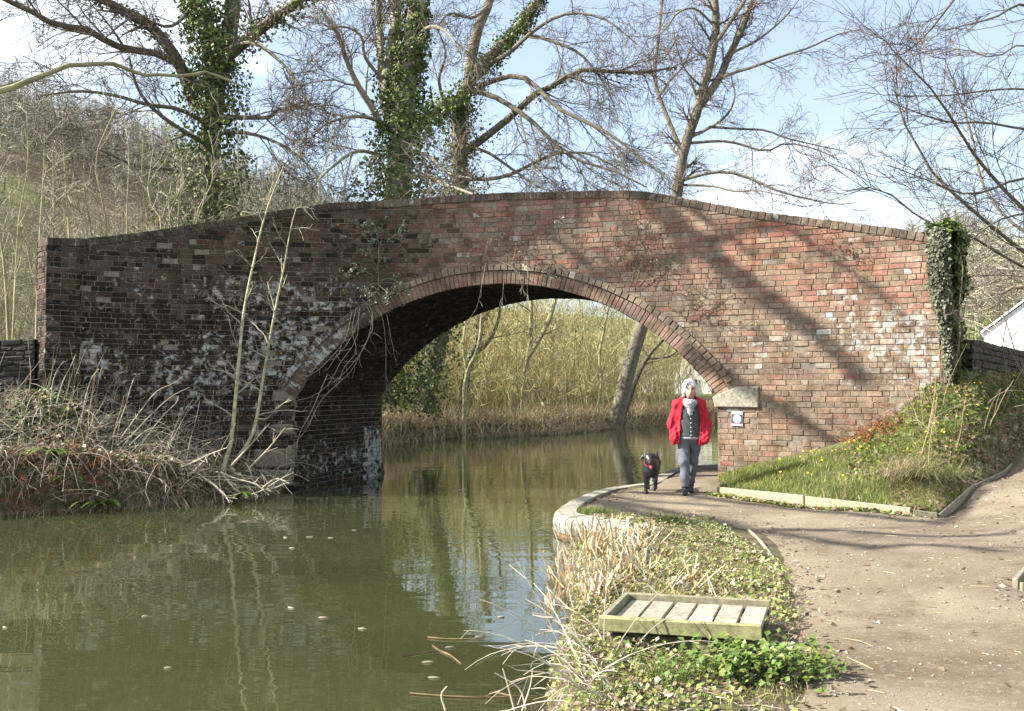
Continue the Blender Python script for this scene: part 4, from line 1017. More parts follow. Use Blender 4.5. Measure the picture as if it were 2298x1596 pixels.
# centre pair
YB = 24.0
Bt = [limb3([(835, 900), (880, 560), (893, 440), (900, 300), (912, 190), (925, 90), (938, 0), (950, -130)], YB, YB, .40, .17, 20),
      limb3([(893, 330), (868, 230), (872, 150), (885, 70), (889, 0), (890, -120)], YB, YB + .8, .17, .11),
      limb3([(880, 300), (858, 200), (855, 120), (850, 40), (846, -60)], YB, YB + 1.2, .11, .06),
      limb3([(860, 300), (840, 250), (805, 195), (775, 130), (760, 80), (720, 20)], YB, YB - 1, .09, .03),
      limb3([(870, 280), (830, 265), (790, 262), (740, 275), (700, 300)], YB, YB - 1.5, .055, .015),
      limb3([(860, 180), (820, 130), (810, 80), (770, 60), (720, 70)], YB, YB - 1, .05, .015),
      limb3([(920, 100), (965, 60), (1010, 80), (1040, 140)], YB, YB - 1.5, .05, .015),
      limb3([(910, 400), (960, 395), (1000, 415), (1030, 425), (1062, 436)], YB, YB - 4, .06, .02),
      limb3([(925, 340), (960, 350), (1010, 390), (1060, 400)], YB, YB - 2, .045, .015),
      limb3([(860, 350), (800, 340), (740, 380), (700, 420)], YB, YB - 2, .05, .015)]
make_tree('ivy_tree', 'thick pale-barked tree with ivy skirt in the middle behind the bridge', foot(835, YB), Bt, (2.6, 6, 4), ups=(-.05, -.15, 0), bark=PALE * .75, skip=2, ivy=[(0, 27000, [.8, 1.1, 1.15, .85, .5, .34, .2, .1]), (1, 1300, [.4, .3, .16, .1]), (2, 400, [.25, .15, .08])], trunk_n=2)
YC = 33.5
C = [limb3([(950, 925), (970, 810), (988, 735), (1018, 560), (1034, 430), (1030, 280), (1050, 190), (1085, 150), (1125, 105), (1166, 60), (1210, 0), (1270, -90)], YC, YC, 0.351, 0.130, 20),
     limb3([(1052, 190), (1060, 120), (1075, 60), (1099, 0), (1110, -90)], YC, YC + .7, 0.195, 0.117),
     limb3([(930, 300), (960, 262), (1000, 238), (1032, 230)], YC - 2, YC, 0.156, 0.182),
     limb3([(1040, 345), (1099, 300), (1149, 260), (1199, 213), (1233, 197), (1286, 163), (1313, 157), (1433, 163), (1520, 150)], YC, YC - 1.5, 0.143, 0.026),
     limb3([(1050, 203), (1099, 213), (1149, 240), (1199, 277), (1249, 327), (1300, 360), (1380, 385), (1450, 420)], YC, YC - 2.5, 0.098, 0.019),
     limb3([(1070, 195), (1133, 173), (1173, 173), (1209, 200), (1249, 240), (1299, 267), (1366, 300), (1433, 350), (1500, 405)], YC, YC - 3, 0.098, 0.019),
     limb3([(1040, 400), (1100, 402), (1150, 390), (1200, 365), (1249, 345), (1320, 345), (1390, 380)], YC, YC - 2, 0.078, 0.019),
     limb3([(1085, 150), (1140, 120), (1210, 60), (1280, 30), (1360, 45), (1430, 100)], YC, YC - 2, 0.078, 0.019),
     limb3([(1160, 70), (1230, 90), (1300, 120), (1350, 180), (1380, 240)], YC, YC - 1.5, 0.065, 0.016),
     limb3([(1099, 10), (1060, 40), (1010, 30), (980, 60)], YC, YC - 1.5, 0.065, 0.019),
     limb3([(1000, 240), (985, 180), (1000, 120), (980, 60)], YC, YC - 1.5, 0.065, 0.019),
     limb3([(1040, 330), (1090, 340), (1150, 380), (1210, 420), (1290, 440)], YC, YC - 2, 0.058, 0.016)]
make_tree('ivy_tree', 'leaning ivy-covered tree arching over the crown of the bridge', foot(950, YC), C, (1.8, 7, 4), lens=((.9, 2.6), (.45, 1.15), (.2, .5)), ups=(-.1, -.25, -.1), ivy=[(0, 17000, [.5, .55, .55, .6, .7, .5, .42, .34, .26, .18, .1]), (2, 3500, .36), (3, 900, [.3, .2, .1, .03, .02, .02])], trunk_n=2, skip=3, rtw=(.008, .006))
# alder with catkins to the right of the crown
YD = 44.0
D_ = [limb3([(1378, 965), (1388, 920), (1410, 830), (1440, 730), (1482, 580), (1518, 440), (1535, 333), (1559, 267), (1572, 217), (1592, 150), (1609, 50), (1602, 0), (1600, -120)], YD, YD, 0.34, 0.13, 24),
      limb3([(1568, 240), (1595, 205), (1619, 167), (1632, 133), (1665, 67), (1682, 17), (1699, -20), (1730, -100)], YD, YD + .8, 0.186, 0.093),
      limb3([(1590, 160), (1599, 110), (1632, 60), (1672, 0), (1700, -50)], YD, YD - .8, 0.109, 0.062),
      limb3([(1532, 345), (1512, 300), (1499, 267), (1479, 217), (1469, 167), (1478, 80), (1486, 0), (1490, -60)], YD, YD + 1, 0.116, 0.046),
      limb3([(1476, 222), (1500, 185), (1532, 150), (1555, 100)], YD, YD + .5, 0.062, 0.023),
      limb3([(1610, 178), (1650, 162), (1682, 153), (1765, 123), (1815, 107), (1882, 77), (1932, 67)], YD, YD - 1.5, 0.085, 0.019),
      limb3([(1545, 310), (1599, 283), (1632, 257), (1649, 217), (1640, 170)], YD, YD - 1, 0.085, 0.023),
      limb3([(1590, 285), (1672, 290), (1719, 293), (1765, 310), (1850, 330), (1900, 340)], YD, YD - 1.5, 0.062, 0.016),
      limb3([(1540, 322), (1625, 317), (1682, 330), (1719, 340), (1765, 322), (1830, 335), (1890, 362)], YD, YD - 1.8, 0.070, 0.016),
      limb3([(1522, 408), (1582, 390), (1639, 387), (1699, 407), (1749, 430), (1865, 457), (1920, 455)], YD, YD - 2, 0.085, 0.016),
      limb3([(1524, 415), (1600, 418), (1650, 430), (1700, 428), (1760, 440)], YD, YD - 2.5, 0.062, 0.016),
      limb3([(1605, 60), (1560, 20), (1520, 30), (1490, 70), (1450, 90)], YD, YD - 1, 0.062, 0.016),
      limb3([(1580, 200), (1540, 160), (1520, 110), (1510, 60)], YD, YD - 1, 0.054, 0.016),
      limb3([(1640, 120), (1700, 90), (1760, 40), (1800, -10)], YD, YD - 1, 0.070, 0.016)]
make_tree('alder_tree', 'slender alder leaning over the far water, its forked stem above the bridge crown', foot(1378, YD), D_, (1.15, 6, 3), lens=((1.0, 2.7), (.5, 1.25), (.2, .6)), ups=(-.02, -.1, -.1), bark=PALE * .46, twig=np.array([0.13, 0.10, 0.085]), trunk_n=2, catkins=3600, rtw=(.009, .0075))
# trees on the right whose trunks stand outside the frame
YE = 19.0
E = [limb3([(2560, 900), (2540, 600), (2500, 300), (2470, 0), (2450, -200)], YE, YE, .22, .12, 16),
     limb3([(2540, 640), (2420, 640), (2298, 565), (2180, 470), (2095, 390), (2060, 330), (2022, 260), (2000, 150)], YE, YE - 1, .05, .008),
     limb3([(2540, 560), (2400, 540), (2298, 470), (2200, 365), (2150, 290), (2090, 200), (2000, 110)], YE, YE - 2, .05, .008),
     limb3([(2530, 560), (2400, 620), (2298, 600), (2160, 520), (2080, 500), (1980, 425), (1900, 428)], YE, YE - 2.5, .035, .007),
     limb3([(2520, 430), (2420, 420), (2298, 400), (2240, 420), (2190, 435), (2140, 430), (2070, 400), (1990, 370)], YE, YE - 2, .035, .007),
     limb3([(2510, 330), (2400, 300), (2298, 290), (2210, 275), (2130, 275), (2050, 250), (1990, 225)], YE, YE - 2, .035, .007),
     limb3([(2500, 260), (2400, 220), (2298, 200), (2200, 205), (2120, 215), (2010, 215)], YE, YE - 1, .03, .007),
     limb3([(2490, 120), (2400, 60), (2298, 10), (2230, 40), (2110, 70)], YE, YE - 1.5, .04, .007),
     limb3([(2480, 20), (2380, -60), (2200, -60), (2140, 0), (2090, 65), (2030, 120), (1990, 122)], YE, YE - 2, .045, .007),
     limb3([(2500, 200), (2420, 150), (2298, 100), (2230, 130), (2160, 110), (2080, 130)], YE, YE + 1, .03, .006),
     limb3([(2530, 480), (2400, 470), (2298, 480), (2230, 500), (2150, 560), (2100, 560)], YE, YE - 2, .03, .006),
     limb3([(2540, 660), (2420, 690), (2298, 640), (2230, 660), (2170, 590)], YE, YE + 2, .05, .012),
     limb3([(2540, 600), (2400, 580), (2298, 520), (2240, 470), (2200, 400), (2180, 300), (2120, 130)], YE, YE + 1, .04, .008)]
make_tree('bare_tree', 'bare tree outside the right edge whose long thin branches sweep across the sky', foot(2560, YE), E, (1.3, 4, 3), lens=((.7, 2.2), (.35, 1.0), (.14, .45)), ups=(-.02, .05, .1), twig=np.array([0.115, 0.09, 0.075]), rtw=(.0042, .0034), ang=((15, 40), (20, 50), (20, 55)))
# tree beyond the left edge: its mossy limb reaches into the picture, its crown stripes the bridge with shade
def wall_to_limb(pts, D, r0, r1, n=12):
    P = []
    for (px, py) in pts:
        x = wx_at(px); z = CAMZ + (868 - py) / FD * float(Wy(x)); P.append(np.array([x, float(Wy(x)), z]) + SUNV * D)
    return smooth_line(np.array(P), n), np.linspace(r0, r1, n)
def ground_to_limb(pts, D, r0, r1, n=12, z=.25):
    P = [gz(px, py, z) + SUNV * D for (px, py) in pts]; return smooth_line(np.array(P), n), np.linspace(r0, r1, n)
tb = np.array([-15.0, 17.6, float(ground_z([(-15.0, 17.6)])[0])])
BANDS = [wall_to_limb([(1380, 380), (1470, 455), (1560, 540), (1650, 615), (1745, 685), (1850, 760), (1930, 850)], 16, .20, .13),
         wall_to_limb([(1560, 800), (1640, 850), (1760, 920), (1880, 995)], 15, .12, .07), wall_to_limb([(1000, 375), (1090, 437), (1180, 492), (1260, 545), (1340, 605)], 16, .12, .07),
         wall_to_limb([(1420, 385), (1510, 440), (1600, 500), (1690, 570)], 14, .07, .05), wall_to_limb([(1740, 490), (1840, 560), (1960, 645), (2040, 720)], 15, .06, .04)]
tr = smooth_line(np.array([tb - [0, 0, .3], tb + [.1, 0, 4], tb + [.3, -.1, 8], tb + [.9, -.4, 11], tb + [1.6, -.8, 14.5]]), 18)
limbs = [(tr, np.linspace(.42, .14, 18))]
for (L, R) in BANDS:
    j = int(np.argmin(np.abs(tr[:, 2] - (L[0][2] - 2.0)))); con = smooth_line(np.array([tr[j], tr[j] * .5 + L[0] * .5 + [0, 0, .5], L[0], L[1]]), 8)
    limbs += [(L, R), (con, np.linspace(R[0] * 1.25, R[0], 8))]
for pts, D, r in (([(1540, 1180), (1800, 1196), (2080, 1214), (2290, 1222)], 16, .10), ([(1440, 1128), (1560, 1134), (1620, 1140)], 15, .06), ([(1960, 1245), (2100, 1240), (2290, 1262)], 15, .07), ([(2120, 1190), (2200, 1160), (2290, 1150)], 15, .07)):
    L, R = ground_to_limb(pts, D, r, r * .7); j = 9; con = smooth_line(np.array([tr[j], tr[j] * .5 + L[0] * .5 + [-.6, 0, 1.0], L[0], L[1]]), 10); limbs += [(L, R), (con, np.linspace(R[0] * 1.3, R[0], 10))]
ml = limb3([(-330, 330), (-160, 260), (-60, 215), (0, 203), (50, 187), (113, 167), (140, 147), (187, 147), (213, 143), (260, 147), (300, 163), (350, 170), (433, 167), (473, 163), (560, 200)], 15.2, 18.5, .062, .016, 26, .015)
limbs += [(np.vstack([tr[4][None], ml[0]]), np.concatenate([[.08], ml[1]]))]
make_tree('overhanging_tree', 'tree outside the left edge with one long mossy limb reaching across the sky', tb, limbs, (.35, 3, 2), lens=((.6, 1.6), (.4, 1.0), (.2, .5)), bark=OLIVE, ups=(-.05, -.05, 0), rtw=(.005, .004))
# trunks seen through the arch
def arch_tree(name, label, limbs, dens=(1.3, 4, 3), bark=OLIVE, ivy=(), base=None, **kw):
    P = limbs[0][0][0]; P[2] = float(ground_z([P[:2]])[0]) - .15; return make_tree(name, label, (P[0], P[1], float(ground_z([P[:2]])[0])), limbs, dens, bark=bark, twig=OLIVE * .95, ivy=ivy, rtw=(.009, .007), **kw)
arch_tree('leaning_tree', 'thin dark trunk leaning beside the foot of the alder beyond the arch', [limb3([(1392, 958), (1425, 860), (1455, 800), (1495, 755), (1540, 700)], 45, 46, .13, .05), limb3([(1450, 805), (1500, 800), (1540, 770)], 45.5, 45, .06, .02)], bark=np.array([0.10, 0.09, 0.065]))
arch_tree('ivy_tree', 'dark ivy-flecked trunk bending upward beyond the arch, right of the ivy-covered leaning tree', [limb3([(1035, 905), (1050, 820), (1072, 765), (1080, 690), (1100, 560)], 37, 37, .17, .1), limb3([(1060, 795), (1095, 770), (1118, 720), (1125, 660)], 37, 37, .07, .04)], ivy=[(0, 900, [.2, .22, .2, .15])], bark=np.array([0.13, 0.12, 0.075]))
arch_tree('pale_sapling', 'pale mossy sapling forking low beyond the arch', [limb3([(1040, 895), (1050, 830), (1070, 790), (1080, 730), (1078, 640)], 35.5, 35.5, .08, .04), limb3([(1048, 840), (1040, 780), (1045, 710), (1040, 640)], 35.5, 35.5, .05, .03)], bark=OLIVE * 1.25)
arch_tree('pale_sapling', 'pale upright sapling in the middle of the view through the arch', [limb3([(1172, 915), (1180, 830), (1190, 760), (1192, 690), (1196, 600)], 40, 40, .11, .06), limb3([(1185, 800), (1210, 760), (1232, 718), (1246, 665), (1246, 600)], 40, 40, .12, .06), limb3([(1180, 850), (1215, 900), (1222, 930)], 40, 39.6, .05, .03)], bark=OLIVE * 1.1)
arch_tree('pale_sapling', 'thin curved sapling left of the leaning trunk beyond the arch', [limb3([(1340, 930), (1350, 860), (1345, 800), (1360, 720), (1375, 640)], 43, 43, .07, .04), limb3([(1348, 840), (1320, 790), (1310, 730)], 43, 43, .04, .02)], bark=OLIVE * 1.15)

# saplings behind the left parapet, each a thin pale stem
SAP = [(40, 520, 60, 250, 21.5), (88, 560, 100, 300, 21), (118, 540, 118, 340, 22), (238, 520, 262, 240, 22), (285, 510, 270, 215, 21.5), (330, 510, 322, 300, 22.5), (362, 505, 345, 330, 21), (400, 500, 395, 330, 22), (440, 498, 500, 360, 20.5), (380, 505, 430, 380, 20.8), (548, 480, 552, 300, 22), (650, 468, 665, 320, 22.5), (715, 455, 745, 330, 22), (772, 450, 790, 300, 22), (205, 530, 190, 330, 23), (155, 530, 140, 290, 23), (600, 478, 640, 340, 21.5), (10, 600, -10, 300, 20)]
ORD = ['first', 'second', 'third', 'fourth', 'fifth', 'sixth', 'seventh', 'eighth', 'ninth', 'tenth', 'eleventh', 'twelfth', 'thirteenth', 'fourteenth', 'fifteenth', 'sixteenth', 'seventeenth', 'eighteenth']
for k, (x0, y0, x1, y1, Y) in enumerate(sorted(SAP)):
    b0 = np.array(foot(x0 - (x1 - x0) * .8, Y)); e0 = at(x1, y1, Y + rng.uniform(-.5, .5)); m0 = at(x0, y0, Y)
    P = smooth_line(np.array([b0, m0, (m0 + e0) / 2 + rng.normal(0, .12, 3), e0]), 14)
    t = thing('hazel_sapling', 'thin pale sapling behind the left parapet, %s along the wall from the left edge' % ORD[k], 'sapling', b0, 'thin pale saplings behind the left parapet')
    a = Acc(); add_tubes(a, P, np.linspace(.032, .008, 14) * rng.uniform(.8, 1.3), 6, PALE * np.array([1, .98, .75]) * rng.uniform(.8, 1.1)); a.obj('stem', M['twig'], t, smooth=True)
    a = Acc(); P1, R1 = grow(P[None], np.linspace(.03, .008, 14)[None], 12, (.5, 1.3), (25, 60), .14, .3, .35, 6, .55, .006, .007); add_tubes(a, P1, R1, 4, PALE * .9)
    P2, R2 = grow(P1, R1, 5, (.25, .6), (25, 60), .15, .2, .2, 5, .7, .0045, .005); add_tubes(a, P2, R2, 3, PALE * .85); P3, R3 = grow(P2, R2, 2, (.1, .3), (25, 60), .15, .2, .2, 3, .8, .004, .0045); add_tubes(a, P3, R3, 3, PALE * .8)
    a.obj('twigs', M['twig'], t, kind='stuff')

# ------------------------------------------------------------------ scrub nobody could count
def scrub(acc, XY, hrange, cols, ntw=6, r=.012, lean=.25, tw=(.4, 1.2), lv3=2):
    n = len(XY); z = ground_z(XY); h = rng.uniform(*hrange, n); b0 = np.column_stack([XY, z - .05])
    dr = np.column_stack([rng.normal(0, lean, (n, 2)), np.ones(n)]); dr = unit(dr); pts = [b0]
    for q in range(5):
        dr = unit(dr + rng.normal(0, .10, (n, 3)) + [0, 0, .03]); pts.append(pts[-1] + dr * (h / 5)[:, None])
    P = np.stack(pts, 1); R = np.linspace(1, .35, 6)[None] * (r * rng.uniform(.6, 1.5, n))[:, None]
    c = cols[rng.integers(len(cols), size=n)]
    add_tubes(acc, P, R, 3, c, .2)
    P1, R1 = grow(P, R, ntw, tw, (25, 70), .16, .15, .2, 4, .7, r * .4, r * .5); add_tubes(acc, P1, R1, 3, np.repeat(c, ntw, 0), .25)
    if lv3: P2, R2 = grow(P1, R1, lv3, (tw[0] * .5, tw[1] * .5), (25, 70), .16, .1, .2, 3, .8, r * .35, r * .4); add_tubes(acc, P2, R2, 3, np.repeat(c, ntw * lv3, 0), .25)
SC = np.array([OLIVE * 1.8, OLIVE * 1.5, PALE * 1.35, np.array([0.30, 0.22, 0.12]), np.array([0.45, 0.41, 0.21]), np.array([0.26, 0.23, 0.13])])
def rand_in(xr, yr, n, cond): 
    P = np.column_stack([rng.uniform(*xr, n), rng.uniform(*yr, n)]); return P[cond(P)]
a = Acc()
P = rand_in((-9, 19), (32, 62), 3800, lambda P: (canal_sd(P) > .7) & (canal_sd(P) < 14) & ((P[:, 0] < 9.5) | (P[:, 0] > 12))); scrub(a, P, (3.4, 5.9), SC * np.array([1.06, 1.06, .88]), 7, .016, .26, (.5, 1.5), 3)
tag(a.obj('far_bank_scrub', M['twig'], kind='stuff'), 'tangle of bare sunlit scrub on the far bank behind the arch')
a = Acc()
P = rand_in((-34, -4.5), (22, 62), 1900, lambda P: (P[:, 0] < -.13 * P[:, 1] - .0) & (P[:, 0] > -.62 * P[:, 1]) & (canal_sd(P) > .8)); scrub(a, P, (2.5, 6.2), np.array([(0.25, 0.235, 0.155), (0.21, 0.18, 0.125), (0.30, 0.28, 0.19), (0.24, 0.23, 0.12), (0.17, 0.14, 0.10)]), 9, .010, .3, (.5, 1.6), 4)
tag(a.obj('scrub', M['twig'], kind='stuff'), 'bare hazel scrub behind the left half of the bridge')
a = Acc()
P = rand_in((9, 30), (21, 44), 420, lambda P: (P[:, 0] > .40 * P[:, 1]) & (canal_sd(P) > .8)); scrub(a, P, (2.0, 4.6), SC, 8, .014, .3, (.5, 1.6), 3)
tag(a.obj('scrub', M['twig'], kind='stuff'), 'mossy bare bushes behind the stone wall on the right')
# woods on the hillside, read as one mass
def hill_wood():
    a = Acc(); P = rand_in((-170, 160), (60, 235), 12000, lambda P: (P[:, 1] > 62) & ((rng.random(len(P)) < .55) | (np.hypot(P[:, 0], P[:, 1]) > 130)))
    az = P[:, 0] / P[:, 1] * FD + 1149; r = np.hypot(P[:, 0], P[:, 1])
    ok = ((az < 900) | (az > 1850)) & (az > -250) & (az < 2600)
    ok &= ~((az > -60) & (az < 460) & (r > 104) & (r < 136) & (rng.random(len(P)) < .85))
    P = P[ok]; n = len(P); z = ground_z(P); h = rng.uniform(5, 11, n); b0 = np.column_stack([P, z])
    cols = np.array([(0.20, 0.175, 0.145), (0.23, 0.205, 0.16), (0.18, 0.165, 0.135), (0.25, 0.215, 0.165), (0.21, 0.21, 0.13)])[rng.integers(5, size=n)] * 1.15  # lightened and greyed: distance haze put into the colour
    T = np.stack([b0, b0 + np.column_stack([rng.normal(0, .3, (n, 2)), h * .5]), b0 + np.column_stack([rng.normal(0, .6, (n, 2)), h])], 1)
    add_tubes(a, T, np.tile([.10, .06, .02], (n, 1)), 3, cols, .2)
    k = 60; m = n * k; t = rng.uniform(.25, .95, m); p0 = np.repeat(T[:, 0], k, 0) * (1 - t[:, None]) + np.repeat(T[:, 2], k, 0) * t[:, None]
    d = unit(np.column_stack([rng.normal(0, 1, (m, 2)), rng.uniform(-.1, .9, m)])); L = np.repeat(h, k) * rng.uniform(.10, .30, m); e = p0 + d * L[:, None]
    s = unit(np.cross(d, rng.normal(0, 1, (m, 3)))) * rng.uniform(.02, .05, m)[:, None]
    V = np.stack([p0 - s, p0 + s, e], 1).reshape(-1, 3); a.add(V, np.arange(3 * m).reshape(-1, 3), np.repeat(np.repeat(cols, k, 0) * rng.uniform(.7, 1.3, (m, 1)), 3, 0))
    tag(a.obj('hillside_woods', M['twig'], kind='stuff'), 'brown leafless woods covering the distant hillside')
hill_wood()
# ------------------------------------------------------------------ undergrowth
GREEN = np.array([0.105, 0.165, 0.028]); GREEN2 = np.array([0.195, 0.215, 0.055]); DKGREEN = np.array([0.05, 0.085, 0.02]); STRAW = np.array([0.50, 0.40, 0.225]); DEADL = np.array([0.22, 0.155, 0.10]); RUST = np.array([0.22, 0.085, 0.035]); BLEACH = np.array([0.52, 0.46, 0.36])
def pick(cols, w, n):
    w = np.array(w, float); return np.array(cols)[rng.choice(len(cols), n, p=w / w.sum())]
def on_ground(P, lift=0.0): return np.column_stack([P, ground_z(P) + lift])
def arc_stems(acc, B, ln, dirs, up, droop, r, col, npts=8, sides=4, wander=.06, cvar=.2):
    n = len(B); d = unit(dirs + np.array([0, 0, 1.0]) * np.asarray(up).reshape(-1, 1)); L = rng.uniform(*ln, n); pts = [B]
    for q in range(npts - 1):
        d = unit(d + rng.normal(0, wander, (n, 3)) - np.array([0, 0, 1.0]) * (np.asarray(droop).reshape(-1, 1) / npts)); pts.append(pts[-1] + d * (L / (npts - 1))[:, None])
    P = np.stack(pts, 1); R = np.linspace(1, .4, npts)[None] * (np.asarray(r) * rng.uniform(.7, 1.3, n))[:, None]
    add_tubes(acc, P, R, sides, col, cvar); return P, R
def rdir(n): a = rng.uniform(0, 2 * np.pi, n); return np.column_stack([np.cos(a), np.sin(a), 0 * a])

# grassy bank
a = Acc()
P = bank_pts(26000, 0, .62, 0, .8); 
def _veg(P): return .5 + .5 * np.sin(P[:, 0] * 3.3 + 1.3 * np.sin(P[:, 1] * 2.7)) * np.cos(P[:, 1] * 3.9)
P = P[rng.random(len(P)) < .35 + .65 * _veg(P)]
blades(a, P, .085, .008, .7, pick([GREEN, GREEN2, GREEN2 * 1.2, STRAW * .8], [4, 4, 2, 1.2], len(P)))
P = bank_pts(17000, .40, 1, 0, 1); blades(a, P, .08, .009, .8, pick([GREEN, GREEN2, STRAW * .7, DKGREEN], [3, 3, 4, 1], len(P)))
P = bank_pts(5000, .3, 1, .3, 1); leaf_quads(a, P + [0, 0, .03] + rng.normal(0, .015, P.shape), np.tile([0., -.3, 1], (len(P), 1)), .05, pick([GREEN, DKGREEN, GREEN2, DEADL], [3, 1.5, 3, 3], len(P)))
P = bank_pts(2600, .4, 1, 0, .5); leaf_quads(a, P + [0, 0, .02], np.tile([0., -.3, 1], (len(P), 1)), .06, pick([DEADL, DEADL * 1.5, BLEACH * .7], [3, 2, 1], len(P)))
tag(a.obj('bank_grass', M['grass'], kind='stuff'), 'green grass and weeds covering the bank below the brick wall')
a = Acc()
P = np.vstack([bank_pts(36, .12, .42, .62, .88), bank_pts(22, .5, .7, .5, .95), bank_pts(8, .6, .9, .5, .9), bank_pts(8, .05, .4, .2, .6)]); P = P + [0, -.03, .07]
leaf_quads(a, P, np.tile([0., -.7, .8], (len(P), 1)), .036, np.array([0.72, 0.58, 0.02]), .15, 1.0, .35)
tag(a.obj('yellow_flowers', M['leaf'], kind='stuff'), 'scattered small yellow flowers on the bank under the wall')
# pale tussock and green tuft
for (u0, v0, n, h, c, nm, lab) in ((.47, .33, 900, .34, [STRAW * .95, BLEACH * .95, STRAW * .7], 'grass_tussock', 'bleached drooping tussock of dead grass on the bank'), (.53, .30, 500, .26, [GREEN, GREEN2], 'grass_tussock', 'tuft of long fresh green grass beside the bleached tussock')):
    a = Acc(); c0 = bank_pts(1, u0, u0 + .001, v0, v0 + .001)[0]; P = c0 + np.column_stack([rng.normal(0, .20, n), rng.normal(0, .16, n), 0 * np.zeros(n)]); P[:, 2] += .0
    blades(a, P, h, .008, 1.5, pick(c, [1] * len(c), n), .2, 4, .9, np.column_stack([rng.normal(-.1, 1, n), rng.normal(-.9, .6, n), np.zeros(n)])); a.obj('blades', M['straw'], thing(nm, lab, 'grass', c0), kind='stuff')
# rusty bracken at the foot of the wall
a = Acc(); P = bank_pts(60, .30, .44, .74, .97); Pp, Rr = arc_stems(a, P, (.2, .45), rdir(60), rng.uniform(.3, 1.4, 60), .9, .003, RUST); P2, R2 = grow(Pp, Rr, 10, (.05, .14), (40, 75), .1, -.2, .2, 3, .8, .003, .0035); add_tubes(a, P2, R2, 3, RUST * 1.15)
tag(a.obj('dead_bracken', M['straw']), 'rust brown dead bracken against the foot of the sunny wall', 'bracken')
# tall dead stems by the pier
t = thing('dead_weed_clump', 'clump of tall straw coloured dead stems in front of the ivy-clad pier', 'plant', bank_pts(1, .62, .63, .5, .51)[0])
for k in range(20):
    a = Acc(); P = bank_pts(1, .5, .86, .25, .8); arc_stems(a, P, (.6, 1.35), rng.normal(0, 1, (1, 3)) * [1, .5, 0], [rng.uniform(3, 9)], .25, .006, STRAW * rng.uniform(.45, .85), 8, 4); a.obj('stem', M['straw'], t)
a = Acc(); P = bank_pts(18, .5, .95, .4, .95); Pp, Rr = arc_stems(a, P, (.5, 1.1), rdir(18), rng.uniform(.8, 2.5, 18), 1.3, .004, BLEACH * .7); P2, R2 = grow(Pp, Rr, 4, (.1, .3), (30, 60), .1, 0, .3, 3, .8, .002, .003); add_tubes(a, P2, R2, 3, BLEACH * .6)
a.obj('twigs', M['straw'], t, kind='stuff')

# ivy over the right pier
t = thing('pier_ivy', 'mantle of glossy ivy hanging over the sunny end pier of the bridge', 'ivy', (6.6, 14.85, 2.0))
a = Acc(); cx = (X1 + XP1) / 2; n3, t3 = np.append(Wn(cx), 0), np.append(Wt(cx), 0); hw = (Ws(XP1) - Ws(X1)) / 2; zt = float(Ztop(cx)); base = np.array([cx, float(Wy(cx)), 0])
n = 6800; z = zt + .05 - rng.random(n) ** 1.25 * 2.3; fr = (zt - z) / 2.3
u = rng.uniform(-1, 1.0, n) * hw; lim = np.interp(fr, [0, .35, .6, 1], [-1.25, -.9, .2, .95]) * hw; k = u > lim
P = base + t3 * u[:, None] + n3 * (.04 + .06 * rng.random(n))[:, None]; P[:, 2] = z; P = P + n3 * (.10 * np.abs(np.sin(z * 7 + 3 * np.sin(u * 15))) * np.cos(u * 9))[:, None] + rng.normal(0, .025, P.shape); P = P[k]; leaf_quads(a, P, np.tile(n3 + [-.4, 0, .2], (len(P), 1)), .047, np.where((rng.random(len(P)) < .45)[:, None], np.array([0.15, 0.155, 0.105]), np.array([0.075, 0.085, 0.05])), .3, 1.1, .55)
n = 2600; z = zt + .05 - rng.random(n) ** 1.1 * 2.4; P = base + t3 * (hw + .02 + .05 * rng.random(n))[:, None] + n3 * (rng.uniform(-.62, .03, n))[:, None]; P[:, 2] = z; P = P + t3 * (.09 * np.sin(z * 6) * np.sin(z * 2.3 + 1))[:, None] + rng.normal(0, .03, P.shape); P = P[rng.random(n) < np.interp(zt - z, [0, 1.2, 2.4], [1, .5, .2])]; leaf_quads(a, P, np.tile(t3, (len(P), 1)), .075, IVYC, .35, 1.1, .5)
n = 2000; P = base + t3 * (rng.uniform(-1.1, 1.1, n) * hw)[:, None] + n3 * rng.uniform(-.62, .1, n)[:, None]; P[:, 2] = zt + .02 + .13 * rng.random(n) * (1 - np.abs(np.linspace(-1, 1, n)) ** 2 * .5); P = P + rng.normal(0, .04, P.shape); leaf_quads(a, P, np.tile([0, 0, 1.0], (n, 1)), .075, IVYC * 1.3, .35, 1.1, .6)
a.obj('leaves', M['ivy'], t); a = Acc()
for k in range(9):
    zz = np.linspace(1.6, zt - .2, 8); uu = rng.uniform(-.2, 1.0) * hw + np.cumsum(rng.normal(0, .02, 8)); P = base + t3 * uu[:, None] + n3 * .05; P[:, 2] = zz; add_tubes(a, P, np.linspace(.018, .007, 8), 5, (0.16, 0.12, 0.085))
a.obj('stems', M['bark'], t, kind='stuff')

# verge between path and water
def verge_pts(n, y0=3.4, y1=12.2):
    P = np.column_stack([rng.uniform(-.2, 2.3, n), rng.uniform(y0, y1, n)]); d = seg_dist(P, PATH); ip = inside(P, PATH)
    ok = (canal_sd(P) > .06) & (~ip | (d < rng.exponential(.05, n))); return P[ok]
def not_platform(P):
    q = P - O[:2]; M2 = np.array([u_[:2], v_[:2]]).T; s_ = np.linalg.solve(M2, q.T).T; return ~((s_ > -.03).all(1) & (s_ < 1.03).all(1))
a = Acc()
P = verge_pts(110000); P = P[not_platform(P)]; dens = .5 + .5 * np.sin(P[:, 0] * 5 + 2 * np.sin(P[:, 1] * 1.7)) * np.cos(P[:, 1] * 4.1 + P[:, 0]); k = rng.random(len(P)) < .02 + .55 * dens ** 1.5
Q = on_ground(P[k], .012); m = len(Q); Q[:, 2] += rng.random(m) ** 2 * .075; near = Q[:, 1] < 6.2
